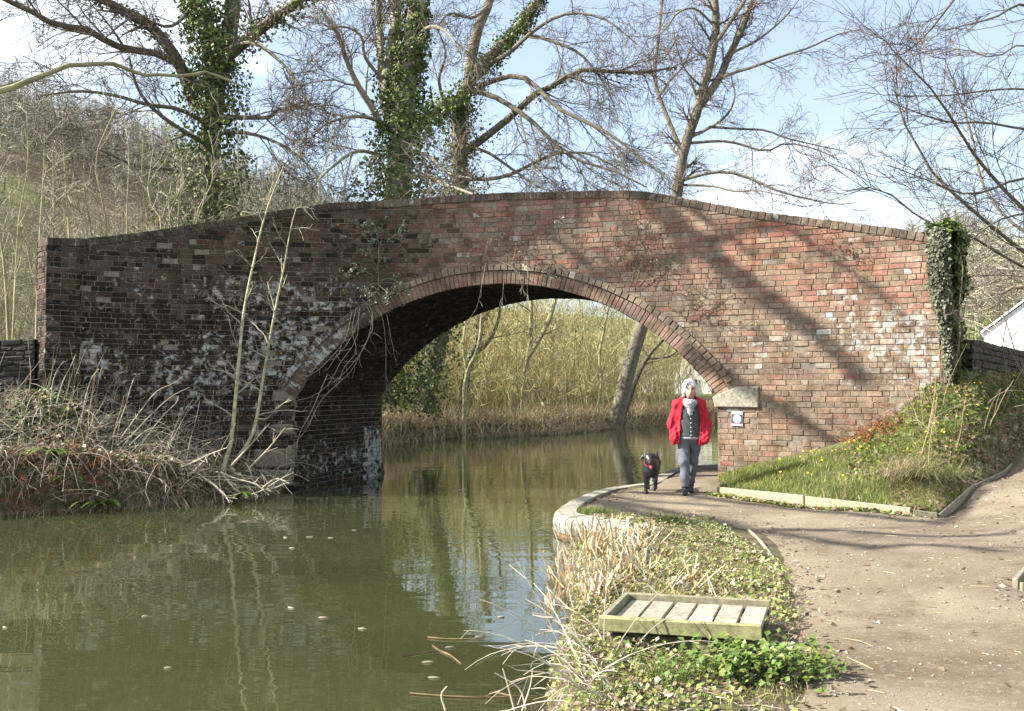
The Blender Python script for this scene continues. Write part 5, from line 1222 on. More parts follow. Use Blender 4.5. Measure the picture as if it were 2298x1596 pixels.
leaf_quads(a, Q, np.tile([-.3, -.2, 1.0], (m, 1)), .027, pick([GREEN, GREEN2, GREEN2 * 1.2, DEADL, BLEACH * .7, DEADL * .5], [3, 4, 2, 2.6, 1.2, 1.5], m), .3, 1.25, .5)
P = verge_pts(52000); P = P[not_platform(P)]; P = P[rng.random(len(P)) < .25 + .75 * np.abs(np.sin(P[:, 0] * 4.3 + P[:, 1]) * np.cos(P[:, 1] * 2.9))]; Q = on_ground(P); blades(a, Q, .055, .006, .8, pick([GREEN, GREEN2, GREEN2 * 1.3, STRAW * .7, DEADL], [4, 4, 3, 3, 1.5], len(Q)))
P = verge_pts(2500); P = P[not_platform(P)]; n = len(P); Q = on_ground(P, .02); dd = rdir(n); Ln = rng.gamma(2, .03, n)[:, None]; add_tubes(a, np.stack([Q - dd * Ln, Q + [0, 0, .015], Q + dd * Ln], 1), np.tile([.002, .003, .002], (n, 1)), 3, pick([BLEACH, DEADL, STRAW], [3, 2, 2], n))
tag(a.obj('verge_weeds', M['leaf'], kind='stuff'), 'low green weeds and dead leaves on the verge between path and water')
a = Acc()                                           # leafy nettles in front of the platform
P = np.column_stack([rng.uniform(.75, 1.75, 900), rng.uniform(5.1, 5.8, 900) + 0]); P = P[(not_platform(P)) & (rng.random(900) < 0.55 * np.exp(-((P[:, 0] - 1.3) / .3) ** 2 - ((P[:, 1] - 5.55) / .2) ** 2))]; Q = on_ground(P)
Pp, Rr = arc_stems(a, Q, (.08, .2), rdir(len(Q)), np.full(len(Q), 2.5), .1, .003, GREEN, 4, 3)
for q in (1, 2, 3): leaf_quads(a, np.repeat(Pp[:, q], 4, 0) + rng.normal(0, .016, (4 * len(Q), 3)), np.tile([-.2, -.2, 1.0], (4 * len(Q), 1)), .032, pick([GREEN, GREEN * 1.15, GREEN2], [2, 2, 1], 4 * len(Q)), .2, 1.3, .4)
tag(a.obj('nettle_patch', M['leaf']), 'fresh green nettle patch in front of the fishing platform', 'plant')
for (px, py, n, h, lab) in ((1870, 1385, 60, .10, None), (1500, 1530, 160, .16, 'bright green grass tuft in the foreground verge'), (1560, 1425, 130, .16, 'green grass tuft leaning over the front rail of the platform'), (1330, 1150, 500, .10, 'green grass tuft inside the curved canal edge'), (1505, 1175, 260, .14, 'green grass tuft beside the short wooden post')):
    if lab is None: continue
    c0 = gz(px, py, .25); a = Acc(); P = np.column_stack([c0[0] + rng.normal(0, .10 if n < 400 else .16, n), c0[1] + rng.normal(0, .07 if n < 400 else .12, n)]); blades(a, on_ground(P), h, .006, .7, pick([GREEN, GREEN2], [2, 1], n)); a.obj('blades', M['grass'], thing('grass_tuft', lab, 'grass', c0), kind='stuff')

# reeds standing in the shallows, straw in the foreground
a = Acc()
def reed(P, h, lean=.6, dirs=None, w=.019, bent=.5):
    n = len(P); hh = rng.uniform(.55, 1.15, n) * h; d = rdir(n) if dirs is None else unit(dirs); d = d * rng.uniform(.1, 1, (n, 1)) * lean
    b = rng.uniform(.45, 1.0, n); bend = rng.random(n) < bent; rows = []; a2 = rng.uniform(0, 6.28, n); S = np.column_stack([np.cos(a2), np.sin(a2), 0 * a2])
    d2 = unit(rdir(n) + [0, 0, -.9])
    for u in (0, .35, .7, 1.0, 1.3):
        low = np.minimum(u, np.where(bend, b, 9)); c = P + (np.array([0, 0, 1.0]) + d) * (hh * np.minimum(low, 1.0))[:, None] + d2 * (hh * np.maximum(np.where(bend, np.minimum(u, 1.25) - b, 0), 0) * .75)[:, None]
        ww = w * (1 - .6 * u / 1.3) * .5; rows += [c - S * ww, c + S * ww]
    V = np.stack(rows, 1); base = np.arange(n)[:, None] * 10; F = np.concatenate([np.stack([base[:, 0] + 2 * q, base[:, 0] + 2 * q + 1, base[:, 0] + 2 * q + 3, base[:, 0] + 2 * q + 2], 1) for q in range(4)])
    c = pick([STRAW, BLEACH * 1.05, BLEACH * .8, STRAW * np.array([.75, .6, .45])], [3, 3, 3, 2.5], n) * rng.uniform(.7, 1.15, (n, 1)); a.add(V.reshape(-1, 3), F, np.repeat(c, 10, 0))
for (px, py, n, s, h) in ((1300, 1240, 90, .10, .42), (1350, 1290, 120, .13, .44), (1260, 1300, 40, .08, .36), (1400, 1262, 70, .12, .24), (1455, 1250, 50, .12, .2), (1290, 1340, 60, .09, .36), (1330, 1390, 90, .10, .32), (1390, 1340, 70, .12, .3), (1240, 1350, 14, .05, .3), (1410, 1300, 70, .14, .32)):
    c0 = gz(px, py, .02); P = np.column_stack([c0[0] + rng.normal(0, s * .75, n), c0[1] + rng.normal(0, s * 1.6, n)]); P = P[not_platform(P)]; z = np.maximum(ground_z(P), -.05); P_ = np.column_stack([P, z]); reed(P_[rng.random(len(P_)) < .75], h * .88, bent=.75)
P = np.column_stack([rng.uniform(.45, 1.5, 350), rng.uniform(7.2, 11, 350)]); P = P[(canal_sd(P) > -.3) & ~inside(P, PATH)]; Q = np.column_stack([P, np.maximum(ground_z(P), 0) + .02]); reed(Q, .16, 1.8)
tag(a.obj('dead_reeds', M['straw'], kind='stuff'), 'bed of bleached dead reeds at the water edge behind the fishing platform')
a = Acc(); n = 44; c0 = np.array([.55, 5.75]); P = np.column_stack([rng.normal(.42, .16, n), rng.uniform(5.0, 6.2, n)]); Q = np.column_stack([P, np.maximum(ground_z(P), 0.02)])
Pp, Rr = arc_stems(a, Q, (.25, .75), np.column_stack([rng.normal(-.55, .7, n), rng.normal(.2, .5, n), np.zeros(n)]), rng.uniform(.1, 1.1, n), 1.0, .0045, BLEACH * .95, 9, 4); P2, R2 = grow(Pp, Rr, 2, (.06, .2), (25, 60), .1, 0, .3, 3, .8, .002, .003); add_tubes(a, P2, R2, 3, BLEACH * .9)
tag(a.obj('dead_stalks', M['straw']), 'sprawl of bleached dead stalks over the water in the foreground', 'plant')
t = thing('white_twigs', 'bare whitish twigs sticking up at the bottom edge near the water', 'twigs', (*gz(1140, 1580, .03)[:2], .03)); a = Acc()
for (pts) in ([(1155, 1596), (1140, 1540), (1128, 1500)], [(1180, 1590), (1165, 1545), (1110, 1510)], [(1000, 1596), (990, 1560), (1003, 1540)], [(1170, 1600), (1190, 1540), (1195, 1500)]):
    p0 = gz(pts[0][0], min(pts[0][1], 1594), .0); P = smooth_line(at(np.array([q[0] for q in pts]), np.array([q[1] for q in pts]), p0[1]), 8); add_tubes(a, P, np.linspace(.006, .003, 8), 4, BLEACH * 1.1)
a.obj('stems', M['straw'], t, kind='stuff')

# ------------------------------------------------------------------ left bank: litter, brambles, bracken, ferns
def lbank(n, x0=-11, x1=-3.9, dmin=.05):
    P = np.column_stack([rng.uniform(x0, x1, n), rng.uniform(12.3, 18, n)]); ok = (canal_sd(P) > dmin) & (P[:, 1] < Wy(P[:, 0]) - .08) & (P[:, 0] / P[:, 1] > -.62); return P[ok]
a = Acc(); P = lbank(42000); Q = on_ground(P, .015); Q[:, 2] += rng.random(len(Q)) ** 2 * .12
leaf_quads(a, Q, np.tile([-.2, -.5, 1.0], (len(Q), 1)), .065, pick([DEADL, DEADL * .7, BLEACH * .75, DKGREEN, GREEN, DEADL * 1.6], [3, 2, 3, 2.5, 2.5, 3], len(Q)), .35, 1.3, .7)
tag(a.obj('leaf_litter', M['leaf'], kind='stuff'), 'dead leaves and ivy littering the shady bank at the left')
a = Acc(); P = lbank(4000); n = len(P); Q = on_ground(P)
Pp, Rr = arc_stems(a, Q, (.4, 1.3), rdir(n), rng.uniform(.1, 1.6, n), rng.uniform(.6, 2.2, n), .0055, pick([BLEACH, BLEACH * .8, BLEACH * .6, DEADL, OLIVE], [4, 4, 2, 1, 1], n), 9, 3, .09); P2, R2 = grow(Pp, Rr, 2, (.1, .4), (25, 70), .12, -.1, .2, 4, .8, .003, .004); add_tubes(a, P2, R2, 3, BLEACH * .75, .4)
P = lbank(420, -10, -4.6); n = len(P); arc_stems(a, on_ground(P), (.5, 1.2), rng.normal(.35, .6, (n, 3)) * [1, .5, 0], rng.uniform(1.5, 5, n), .5, .005, pick([STRAW * .7, BLEACH * .8, OLIVE], [1, 1, 1], n), 8, 4)
tag(a.obj('bramble_tangle', M['straw'], kind='stuff'), 'tangle of dead bramble canes and stems over the left bank')
# the long arching canes that stand out
t = thing('bramble', 'group of long pale bramble canes arching right in front of the shaded wall', 'bramble', (-6.0, 15.8, .6))
for pts in ([(270, 985), (310, 930), (350, 880), (390, 860), (410, 845)], [(268, 1010), (330, 940), (385, 890), (425, 870)], [(262, 1000), (300, 975), (340, 965), (375, 985), (400, 1010)], [(290, 1000), (330, 965), (370, 960), (400, 980), (440, 1010), (475, 1035)], [(265, 1005), (310, 1000), (360, 1010), (400, 1020)], [(300, 1020), (360, 940), (395, 905), (400, 890)], [(240, 1000), (275, 930), (290, 880), (300, 850)], [(120, 930), (140, 860), (160, 820), (170, 795)], [(112, 930), (118, 860), (135, 820), (150, 810)], [(180, 960), (190, 900), (205, 850), (222, 828)]):
    p = np.array(pts, float); Yb = 16.0; P = smooth_line(at(p[:, 0], p[:, 1], np.linspace(Yb, Yb + .5, len(p))), 12); a = Acc(); add_tubes(a, P, np.linspace(.011, .005, 12), 5, BLEACH * rng.uniform(.75, 1.0)); a.obj('cane', M['straw'], t, smooth=True)
a = Acc(); P = lbank(1500, -7.3, -5.9, -.05); P = P[canal_sd(P) < .3]; n = len(P); Q = on_ground(P, .05); Pp, Rr = arc_stems(a, Q, (.2, .55), rdir(n) + [0, -.5, 0], rng.uniform(.2, 1.4, n), 1.8, .004, RUST * 1.2, 7, 3); P2, R2 = grow(Pp, Rr, 9, (.05, .16), (40, 75), .1, -.3, .15, 3, .8, .003, .004); add_tubes(a, P2, R2, 3, RUST * 1.3, .4)
tag(a.obj('dead_bracken', M['straw']), 'red brown dead bracken hanging over the water edge at the left', 'bracken')
a = Acc(); P = lbank(42000, -10, -4.0, -.12); P = P[canal_sd(P) < .3]; Q = np.column_stack([P, np.maximum(ground_z(P), 0)]); blades(a, Q, .3, .012, 1.6, pick([STRAW * .7, BLEACH * .8, DEADL, STRAW * .4], [2, 2, 2, 2], len(Q)), .3, 4, 1.2, np.column_stack([rng.normal(0, .6, len(Q)), rng.normal(-1, .4, len(Q)), 0 * Q[:, 0]]))
tag(a.obj('overhanging_grass', M['straw'], kind='stuff'), 'withered grass hanging from the left bank into the water')
for k, (px, py, lab) in enumerate(((120, 1015, 'hart\'s tongue fern low on the left bank, nearest the wooden stake'), (168, 1045, 'hart\'s tongue fern above the red brown bracken'), (205, 1000, 'pale green fern fronds lit by the sun in the middle of the left bank'), (535, 1030, 'small bright green fern below the twin saplings'), (235, 1010, 'green fern right of the pale sunlit fronds'))):
    Yf = 15.0 if k != 3 else 16.2; c0 = at(px, py, Yf); c0[2] = max(float(ground_z([c0[:2]])[0]), .05); t = thing('fern', lab, 'fern', c0)
    for q in range(11):
        a = Acc(); ang = rng.uniform(0, 6.28); d = np.array([math.cos(ang), math.sin(ang) - .4, 0]); n = 7; u = np.linspace(0, 1, n); L = rng.uniform(.22, .42); sp = c0 + d * (u ** 1.2 * L)[:, None] + np.array([0, 0, 1.0]) * (L * (1.1 * u - 1.0 * u * u))[:, None]
        s_ = unit(np.cross(d, [0, 0, 1.0])); w = .032 * np.sin(np.pi * (u * .9 + .08)) + .004; V = np.concatenate([sp - s_ * w[:, None], sp + s_ * w[:, None]]); a.add(V, np.array([[i, i + 1, n + i + 1, n + i] for i in range(n - 1)]), (GREEN2 if k == 2 else GREEN) * rng.uniform(.8, 1.3)); a.obj('frond', M['leaf'], t, smooth=True)
# ivy leaves near the left pier
a = Acc(); P = lbank(5000, -9.5, -6.6); P = P[(P[:, 1] > 14.9)]; Q = on_ground(P, .05); Q[:, 2] += rng.random(len(Q)) * .15; Q = Q[rng.random(len(Q)) < .5 + .5 * np.sin(Q[:, 0] * 4)]; leaf_quads(a, Q, np.tile([-.4, -.4, 1.0], (len(Q), 1)), .06, pick([GREEN, GREEN2, DKGREEN], [2, 2, 2], len(Q)))
tag(a.obj('ground_ivy', M['ivy'], kind='stuff'), 'patch of green ground ivy at the foot of the left pier')

# twin saplings in front of the shaded wall
def sapling(label, pts, Y, r0, side):
    p = np.array(pts, float); P = smooth_line(at(p[:, 0], p[:, 1], np.full(len(p), Y)), 22); P[:, 1] += .12 * np.sin(np.linspace(0, 5, 22)); t = thing('sapling', label, 'sapling', P[0])
    a = Acc(); add_tubes(a, P, np.linspace(r0, .007, 22), 8, np.array([0.40, 0.39, 0.23])); a.obj('stem', M['bark'], t, smooth=True); a = Acc()
    P1, R1 = grow(P[None], np.linspace(r0, .007, 22)[None], 15, (.3, .95), (40, 75), .13, .15, .15, 8, .5, .005, .007); add_tubes(a, P1, R1, 4, PALE); P2, R2 = grow(P1, R1, 3, (.12, .4), (25, 60), .15, .1, .3, 5, .7, .004, .005); add_tubes(a, P2, R2, 3, PALE); a.obj('twigs', M['twig'], t, kind='stuff')
sapling('pale green sapling stem crossing the shaded wall, left one of the pair', [(497, 1062), (515, 1000), (520, 950), (528, 850), (545, 700), (578, 560), (600, 480), (640, 375)], 16.9, .038, -1)
sapling('pale green sapling stem crossing the shaded wall, right one of the pair', [(520, 1045), (560, 985), (574, 930), (588, 840), (612, 720), (640, 600), (655, 520), (668, 470)], 17.0, .034, 1)
t = thing('fallen_branch', 'bleached dead branches sprawling into the water below the twin saplings', 'branch', (-4.6, 16.0, .2)); a = Acc()
for pts in ([(495, 1060), (530, 1075), (570, 1085), (600, 1100), (640, 1085)], [(500, 1065), (520, 1090), (545, 1110), (580, 1105), (630, 1075), (660, 1060)], [(470, 1080), (500, 1105), (515, 1128)], [(560, 1050), (600, 1010), (640, 960)], [(520, 1045), (570, 990), (605, 950)], [(440, 1060), (480, 1090), (510, 1120)], [(590, 1095), (620, 1075), (650, 1085)], [(380, 1060), (430, 1040), (470, 1020), (510, 1005)], [(330, 1095), (380, 1070), (430, 1060), (470, 1020)]):
    p = np.array(pts, float); Yb = 16.2 + rng.uniform(-.25, .15); P = smooth_line(at(p[:, 0], p[:, 1], np.linspace(Yb, Yb - .3, len(p))), 10); P[:, 2] = np.maximum(P[:, 2], -.03); R = np.linspace(.018, .007, 10); add_tubes(a, P, R, 5, BLEACH * rng.uniform(.8, 1.0)); P1, R1 = grow(P[None], R[None], 6, (.15, .5), (30, 65), .14, 0, .3, 5, .6, .004, .005); add_tubes(a, P1, R1, 3, BLEACH * .85)
a.obj('boughs', M['straw'], t)

# ------------------------------------------------------------------ plants rooted in the bridge
def wall_plant(name, label, lines, r0, col, twk=3, off=.06, leaves=0, leafcol=None):
    l0 = lines[0]; x0 = wx_at(l0[0][0]); t = thing(name, label, 'plant', wpt(x0, CAMZ + (868 - l0[0][1]) / FD * float(Wy(x0)), .03)); a = Acc(); al = Acc()
    for ln in lines:
        p = np.array([(q[0], q[1]) for q in ln], float); Yb = np.array([float(Wy(wx_at(q[0]))) for q in ln]) - np.linspace(off * .4, off * (1 + 2 * rng.random()), len(p)); P = smooth_line(at(p[:, 0], p[:, 1], Yb), 12); R = np.linspace(r0, r0 * .4, 12); add_tubes(a, P, R, 4, col)
        if twk:
            P1, R1 = grow(P[None], R[None], twk, (.08, .4), (25, 65), .18, -.25, .25, 6, .7, .0025, .0032); add_tubes(a, P1, R1, 3, col)
            if leaves:
                n = leaves; i = rng.integers(0, twk, n); j = rng.integers(1, 6, n); leaf_quads(al, P1[i, j] + rng.normal(0, .03, (n, 3)), np.tile([0, -1.0, .3], (n, 1)), .028, leafcol, .3, 1.6, .6)
    a.obj('stems', M['straw'], t, kind='stuff')
    if leaves: al.obj('leaves', M['leaf'], t)
wall_plant('hanging_roots', 'pale dead creeper roots hanging from the left haunch of the arch', [[(812, 672), (832, 690), (835, 720), (822, 770), (800, 805), (770, 840), (740, 865)], [(808, 690), (800, 730), (780, 770), (755, 800), (735, 830)], [(820, 680), (838, 730), (815, 780), (790, 830), (760, 855), (735, 840)], [(800, 690), (790, 740), (800, 790), (775, 820), (755, 870)], [(790, 700), (775, 760), (745, 800), (715, 830), (680, 850)], [(805, 700), (800, 760), (760, 820), (740, 860), (700, 890), (640, 905)], [(770, 850), (720, 900), (690, 960), (650, 1010)], [(735, 840), (700, 920), (670, 980), (665, 1030)]], .007, BLEACH * .8, 7, .14)
wall_plant('hanging_creeper', 'thin creeper strands dangling across the dark mouth of the arch', [[(855, 700), (863, 740), (866, 790), (866, 840), (868, 880), (880, 910), (900, 935)], [(868, 705), (878, 760), (890, 820)], [(1090, 590), (1083, 630), (1070, 690), (1050, 720), (1040, 745)], [(1130, 635), (1128, 665), (1125, 690)], [(1165, 610), (1172, 640), (1178, 665)], [(1185, 590), (1183, 660), (1183, 680)]], .0045, BLEACH * .7, 3, .12)
wall_plant('wall_shrub', 'small grey green shrub rooted in the brickwork above the left haunch', [[(850, 640), (848, 600), (850, 550), (840, 500)], [(850, 560), (870, 540), (900, 520), (912, 505)], [(850, 530), (835, 515), (822, 500)], [(850, 635), (830, 640), (815, 655)], [(852, 630), (880, 625), (900, 640)], [(845, 600), (830, 560), (835, 520)], [(850, 640), (870, 660), (860, 680)], [(840, 620), (800, 600), (780, 610)]], .008, OLIVE, 6, .16, 80, np.array([0.10, 0.125, 0.085]))
wall_plant('wall_creeper', 'withered creeper clinging to the brickwork right of the crown', [[(1410, 640), (1400, 590), (1395, 540), (1400, 480), (1425, 430)], [(1415, 640), (1430, 580), (1440, 520), (1420, 470)], [(1405, 640), (1380, 600), (1385, 550)], [(1420, 650), (1460, 620), (1500, 590), (1520, 575)], [(1425, 640), (1450, 560), (1470, 530)], [(1400, 620), (1440, 600), (1460, 560), (1490, 520)], [(1460, 640), (1475, 600), (1470, 570)], [(1395, 560), (1420, 520), (1410, 470), (1430, 440)]], .006, np.array([0.24, 0.21, 0.15]), 10, .08, 45, np.array([0.10, 0.11, 0.06]))
wall_plant('wall_twigs', 'spray of bare twigs growing from the hood of the arch at the crown', [[(1120, 585), (1140, 570), (1160, 575), (1190, 565)], [(1170, 590), (1200, 575), (1215, 560)], [(1100, 590), (1090, 560), (1105, 540)], [(1150, 590), (1165, 520), (1170, 480)], [(1200, 590), (1225, 610), (1240, 625)], [(1120, 585), (1150, 600), (1160, 610), (1180, 612)], [(1240, 560), (1260, 520), (1265, 490)]], .006, np.array([0.30, 0.27, 0.2]), 6, .1, 30, np.array([0.18, 0.19, 0.13]))
wall_plant('wall_twigs', 'bare reddish twigs sprouting beside the right haunch of the arch', [[(1540, 720), (1570, 690), (1590, 650), (1600, 625)], [(1540, 720), (1550, 680), (1570, 640)], [(1530, 715), (1590, 700), (1640, 690)], [(1500, 690), (1530, 700), (1570, 690)], [(1480, 640), (1530, 660), (1560, 640)]], .006, np.array([0.17, 0.10, 0.07]), 6, .1, 26, np.array([0.2, 0.13, 0.07]))
wall_plant('wall_twigs', 'sprig of reddish leaves on the brickwork near the coping at the right', [[(1890, 565), (1870, 560), (1850, 555)], [(1885, 560), (1875, 545), (1878, 530)], [(1885, 560), (1905, 565)]], .004, RUST, 4, .06, 30, np.array([0.16, 0.06, 0.04]))

# ------------------------------------------------------------------ far bank straw and bits afloat
a = Acc(); fb = np.array([(-4.4, 27), (-4, 31.8), (-2.45, 35.4), (1.5, 38.7), (3.9, 43.6), (5.5, 46), (6.9, 47.6), (12, 51), (22, 57)]); L = smooth_line(fb, 300)
i = rng.integers(0, 300, 11000); P = L[i] + np.column_stack([rng.normal(-.5, .7, 11000), rng.normal(.9, .7, 11000)]); P = P[canal_sd(P) > -.12]; Q = np.column_stack([P, np.maximum(ground_z(P), 0)]); blades(a, Q, .85, .04, 1.0, pick([STRAW * 1.25, BLEACH, STRAW * .7, np.array([0.30, 0.22, 0.12])], [3, 2, 2, 1.5], len(Q)), .25, 3, .8, np.column_stack([rng.normal(0, .8, len(Q)), rng.normal(-.7, .6, len(Q)), 0 * Q[:, 0]]))
i = rng.integers(0, 300, 5000); P = L[i] + rng.normal(0, .16, (5000, 2)); Q = np.column_stack([P, np.maximum(ground_z(P), -.02)]); blades(a, Q, .5, .035, 1.2, pick([STRAW, BLEACH * .8, STRAW * .6], [2, 2, 2], len(Q)), .25, 3, .9, np.column_stack([rng.normal(0, .8, len(Q)), rng.normal(-.7, .6, len(Q)), 0 * Q[:, 0]]))
tag(a.obj('bank_straw', M['straw'], kind='stuff'), 'sunlit band of dead yellow grass along the far water edge')
spots = [(652, 1364), (725, 1386), (812, 1411), (974, 1521), (377, 1499), (695, 1205), (742, 1207), (795, 1190), (640, 1206), (655, 1230), (960, 1486), (1010, 1453), (1075, 1430), (325, 1383), (10, 1408), (1125, 1385)]
names = {0: 'pale catkin afloat in mid canal, left of the pair in open water', 1: 'pale catkin afloat in open water right of another', 2: 'lone pale catkin afloat below the dark reflection of the arch', 3: 'long pale catkin afloat near the bottom, right of centre', 4: 'lone pale catkin afloat at the lower left'}
cm = None
rest = sorted(spots[5:]); spots = spots[:5] + rest
for k, (px, py) in enumerate(spots):
    p = gz(px, py, .004); L = .034; Ln = rng.uniform(.75, 1.2) * L; ang = rng.normal(0, .25)
    n = 7; u = np.linspace(-1, 1, n); P = np.column_stack([u * Ln, .12 * Ln * u * u, np.zeros(n)]); ca, sa = math.cos(ang), math.sin(ang); P = P @ np.array([[ca, sa, 0], [-sa, ca, 0], [0, 0, 1]]) + p
    a = Acc(); add_tubes(a, P, np.maximum(.011 * np.sqrt(1 - u ** 2 * .97), .003) * .8, 6, np.array([0.33, 0.29, 0.21]))
    tag(a.obj('floating_catkin', M['straw'], smooth=True), names.get(k, 'small pale catkin afloat on the canal, %s from the left of the lesser ones' % ORD[max(k - 5, 0)]), 'catkin', 'catkins afloat on the canal')
for lab, ls in (('thin forked brown twig floating near the reeds', [[(900, 1474), (945, 1465), (985, 1460)], [(985, 1460), (1010, 1470), (1035, 1490)], [(985, 1460), (970, 1448)]]), ('thin straight twig floating above the forked one', [[(960, 1430), (1010, 1434), (1085, 1432)]]), ('mossy stick lying in the shallows at the bottom edge', [[(920, 1556), (1000, 1562), (1090, 1565), (1190, 1560)], [(1090, 1565), (1110, 1555), (1150, 1562)]])):
    t = thing('floating_twig', lab, 'twig', gz(*ls[0][0], 0.0)); a = Acc()
    for ln in ls: p = np.array(ln, float); P = smooth_line(gz(p[:, 0], p[:, 1], .006), 10); add_tubes(a, P, np.linspace(.007, .004, 10), 5, np.array([0.16, 0.11, 0.06]))
    a.obj('stick', M['bark'], t)
# litter and small stones on the path
a = Acc(); n = 9000; P = np.column_stack([rng.uniform(1.2, 7.5, n), 3.8 + 11 * rng.random(n) ** 1.2]); P = P[inside(P, PATH)]; d = seg_dist(P, PATH); ramp_ = P[:, 0] + .0 > 4.3; P = P[(rng.random(len(P)) < np.where(d < .4, 1, .45)) | ramp_]; n = len(P)
Q = np.column_stack([P, path_z(P) + .002]); s = rng.gamma(2, .0034, n)[:, None]; o6 = np.array([(1, 0, 0), (-1, 0, 0), (0, 1, 0), (0, -1, 0), (0, 0, .7), (0, 0, -.7)]); V = Q[:, None] + o6[None] * s[:, :, None] * rng.uniform(.6, 1.3, (n, 6, 1)); f8 = np.array([(0, 2, 4), (2, 1, 4), (1, 3, 4), (3, 0, 4), (2, 0, 5), (1, 2, 5), (3, 1, 5), (0, 3, 5)])
a.add(V.reshape(-1, 3), (np.arange(n)[:, None, None] * 6 + f8[None]).reshape(-1, 3), np.repeat(pick([(0.20, 0.175, 0.14), (0.25, 0.22, 0.18), (0.14, 0.115, 0.09), (0.29, 0.27, 0.235)], [3, 2, 2, 1], n), 6, 0)); tag(a.obj('gravel', M['stone'], kind='stuff'), 'loose small stones scattered over the towpath and ramp')
a = Acc(); n = 900; P = np.column_stack([rng.uniform(1.2, 6.5, n), rng.uniform(3.9, 15.5, n)]); P = P[inside(P, PATH)]; n = len(P); Q = np.column_stack([P, path_z(P) + .004]); dd = rdir(n); Ln = rng.gamma(2, .012, n)[:, None]; add_tubes(a, np.stack([Q - dd * Ln, Q + rng.normal(0, .004, (n, 3)) * [1, 1, 0], Q + dd * Ln], 1), np.tile([.0025, .003, .002], (n, 1)), 3, pick([BLEACH, DEADL, STRAW], [2, 2, 1], n))
P = np.column_stack([rng.uniform(1.2, 6.5, 9000), rng.uniform(3.9, 15, 9000)]); d = seg_dist(P, PATH); P = P[inside(P, PATH) & (rng.random(9000) < np.exp(-d / .16) + .03)]; leaf_quads(a, np.column_stack([P, path_z(P) + .008]), np.tile([0, 0, 1.0], (len(P), 1)), .035, pick([DEADL * .7, DEADL, BLEACH * .7], [3, 2, 1], len(P)), .3, 1.3, .3)
tag(a.obj('path_litter', M['straw'], kind='stuff'), 'dry twigs and dead leaves strewn on the towpath')
# weeds along the foot of the boards
a = Acc(); tt = rng.random(1500); P = np.where((tt < .5)[:, None], np.array([2.85, 14.35]) + (np.array([3.7, 13.02]) - np.array([2.85, 14.35])) * (tt * 2)[:, None], np.array([3.7, 13.02]) + (np.array([4.58, 11.8]) - np.array([3.7, 13.02])) * (tt * 2 - 1)[:, None]) + rng.normal(0, .05, (1500, 2)) + [-.05, -.04]; P = P[rng.random(1500) < .3 + .7 * np.abs(np.sin(P[:, 0] * 5))]
leaf_quads(a, np.column_stack([P, path_z(P) + .01 + .03 * rng.random(len(P))]), np.tile([-.3, -.3, 1.0], (len(P), 1)), .04, pick([GREEN, GREEN2, DEADL], [2, 2, 2], len(P)))
tag(a.obj('edge_weeds', M['leaf'], kind='stuff'), 'weeds and moss at the foot of the timber boards')
# ------------------------------------------------------------------ the walker
def sdf_part(name, f, lo, hi, h, col, mat, parent, place, colf=None):
    V, Q = surfnet(f, lo, hi, h); c = np.tile(np.append(np.asarray(col, float), 0), (len(V), 1))
    if colf is not None: c[:, :3] = colf(V, c[:, :3])
    return obj(name, mesh_np(name, place(V), Q, c, smooth=True), M[mat], parent)
def placer(p0, ang, sc=1.0):
    ca, sa = math.cos(ang), math.sin(ang); R = np.array([[ca, -sa, 0], [sa, ca, 0], [0, 0, 1]])
    return lambda V: (np.asarray(V) * sc) @ R.T + np.asarray(p0)
g = gz(1549, 1116, .262); g[2] = float(path_z(g[None, :2])[0]) - .002
pl = placer(g, math.radians(-6), 1.0)
per = thing('person', 'walker in an open red jacket, dark waistcoat and grey trousers striding along the towpath', 'person', g)
XYZ = lambda p: (p[..., 0], p[..., 1], p[..., 2])
def fold(p, a=.006, f=34, g_=23): return a * np.sin(p[..., 2] * f + 6 * np.sin(p[..., 0] * 14 + p[..., 1] * 9)) * np.sin(p[..., 0] * g_ + p[..., 1] * 17 + p[..., 2] * 5)
def el(p, sx, sy, yc): q = p.copy(); q[..., 0] *= sx; q[..., 1] = (q[..., 1] - yc) * sy; return q
def f_body(p):
    d = sd_ell(p, (.012, .06, 1.475), (.077, .097, .118)); d = smin(d, sd_ell(p, (.012, .02, 1.405), (.056, .066, .062)), .03)
    d = smin(d, sd_ell(p, (.012, -.046, 1.448), (.014, .020, .026)), .012); d = smin(d, sd_ell(p, (.012, -.036, 1.398), (.026, .014, .010)), .01)
    for s in (-1, 1):
        d = np.maximum(d, -sd_ell(p, (.012 + s * .032, -.046, 1.478), (.018, .016, .011))); d = smin(d, sd_ell(p, (.012 + s * .079, .07, 1.465), (.012, .022, .032)), .01)
    d = smin(d, sd_cap(p, (.008, .085, 1.24), (.01, .075, 1.42), .056, .052), .03)
    q = el(p, 1, 1.5, .1); d = smin(d, sd_cap(q, (0, 0, 1.2), (0, 0, .86), .12, .13), .05)
    for s in (-1, 1):
        d = smin(d, sd_cap(p, (s * .15, .09, 1.25), (s * .225, .12, 1.0), .048, .042), .04); d = smin(d, sd_cap(p, (s * .225, .12, 1.0), (s * .215, .05, .86), .04, .032), .03)
        d = smin(d, sd_ell(p, (s * .21, .04, .82), (.022, .03, .045)), .02)
        for k, L in enumerate((.06, .075, .08, .07)): d = smin(d, sd_cap(p, (s * .207, .01 + .016 * k, .79), (s * .20, .01 + .017 * k, .79 - L), .009, .008), .006)
        d = smin(d, sd_cap(p, (s * .205, .01, .82), (s * .195, -.005, .78), .010, .009), .008)
    for s, kn, an in ((-1, (-.078, .04, .46), (-.07, .0, .12)), (1, (.05, .2, .46), (.03, .34, .15))):
        d = smin(d, sd_cap(p, (s * .085, .12, .84), kn, .075, .05), .04); d = smin(d, sd_cap(p, kn, an, .05, .04), .02)
    return d
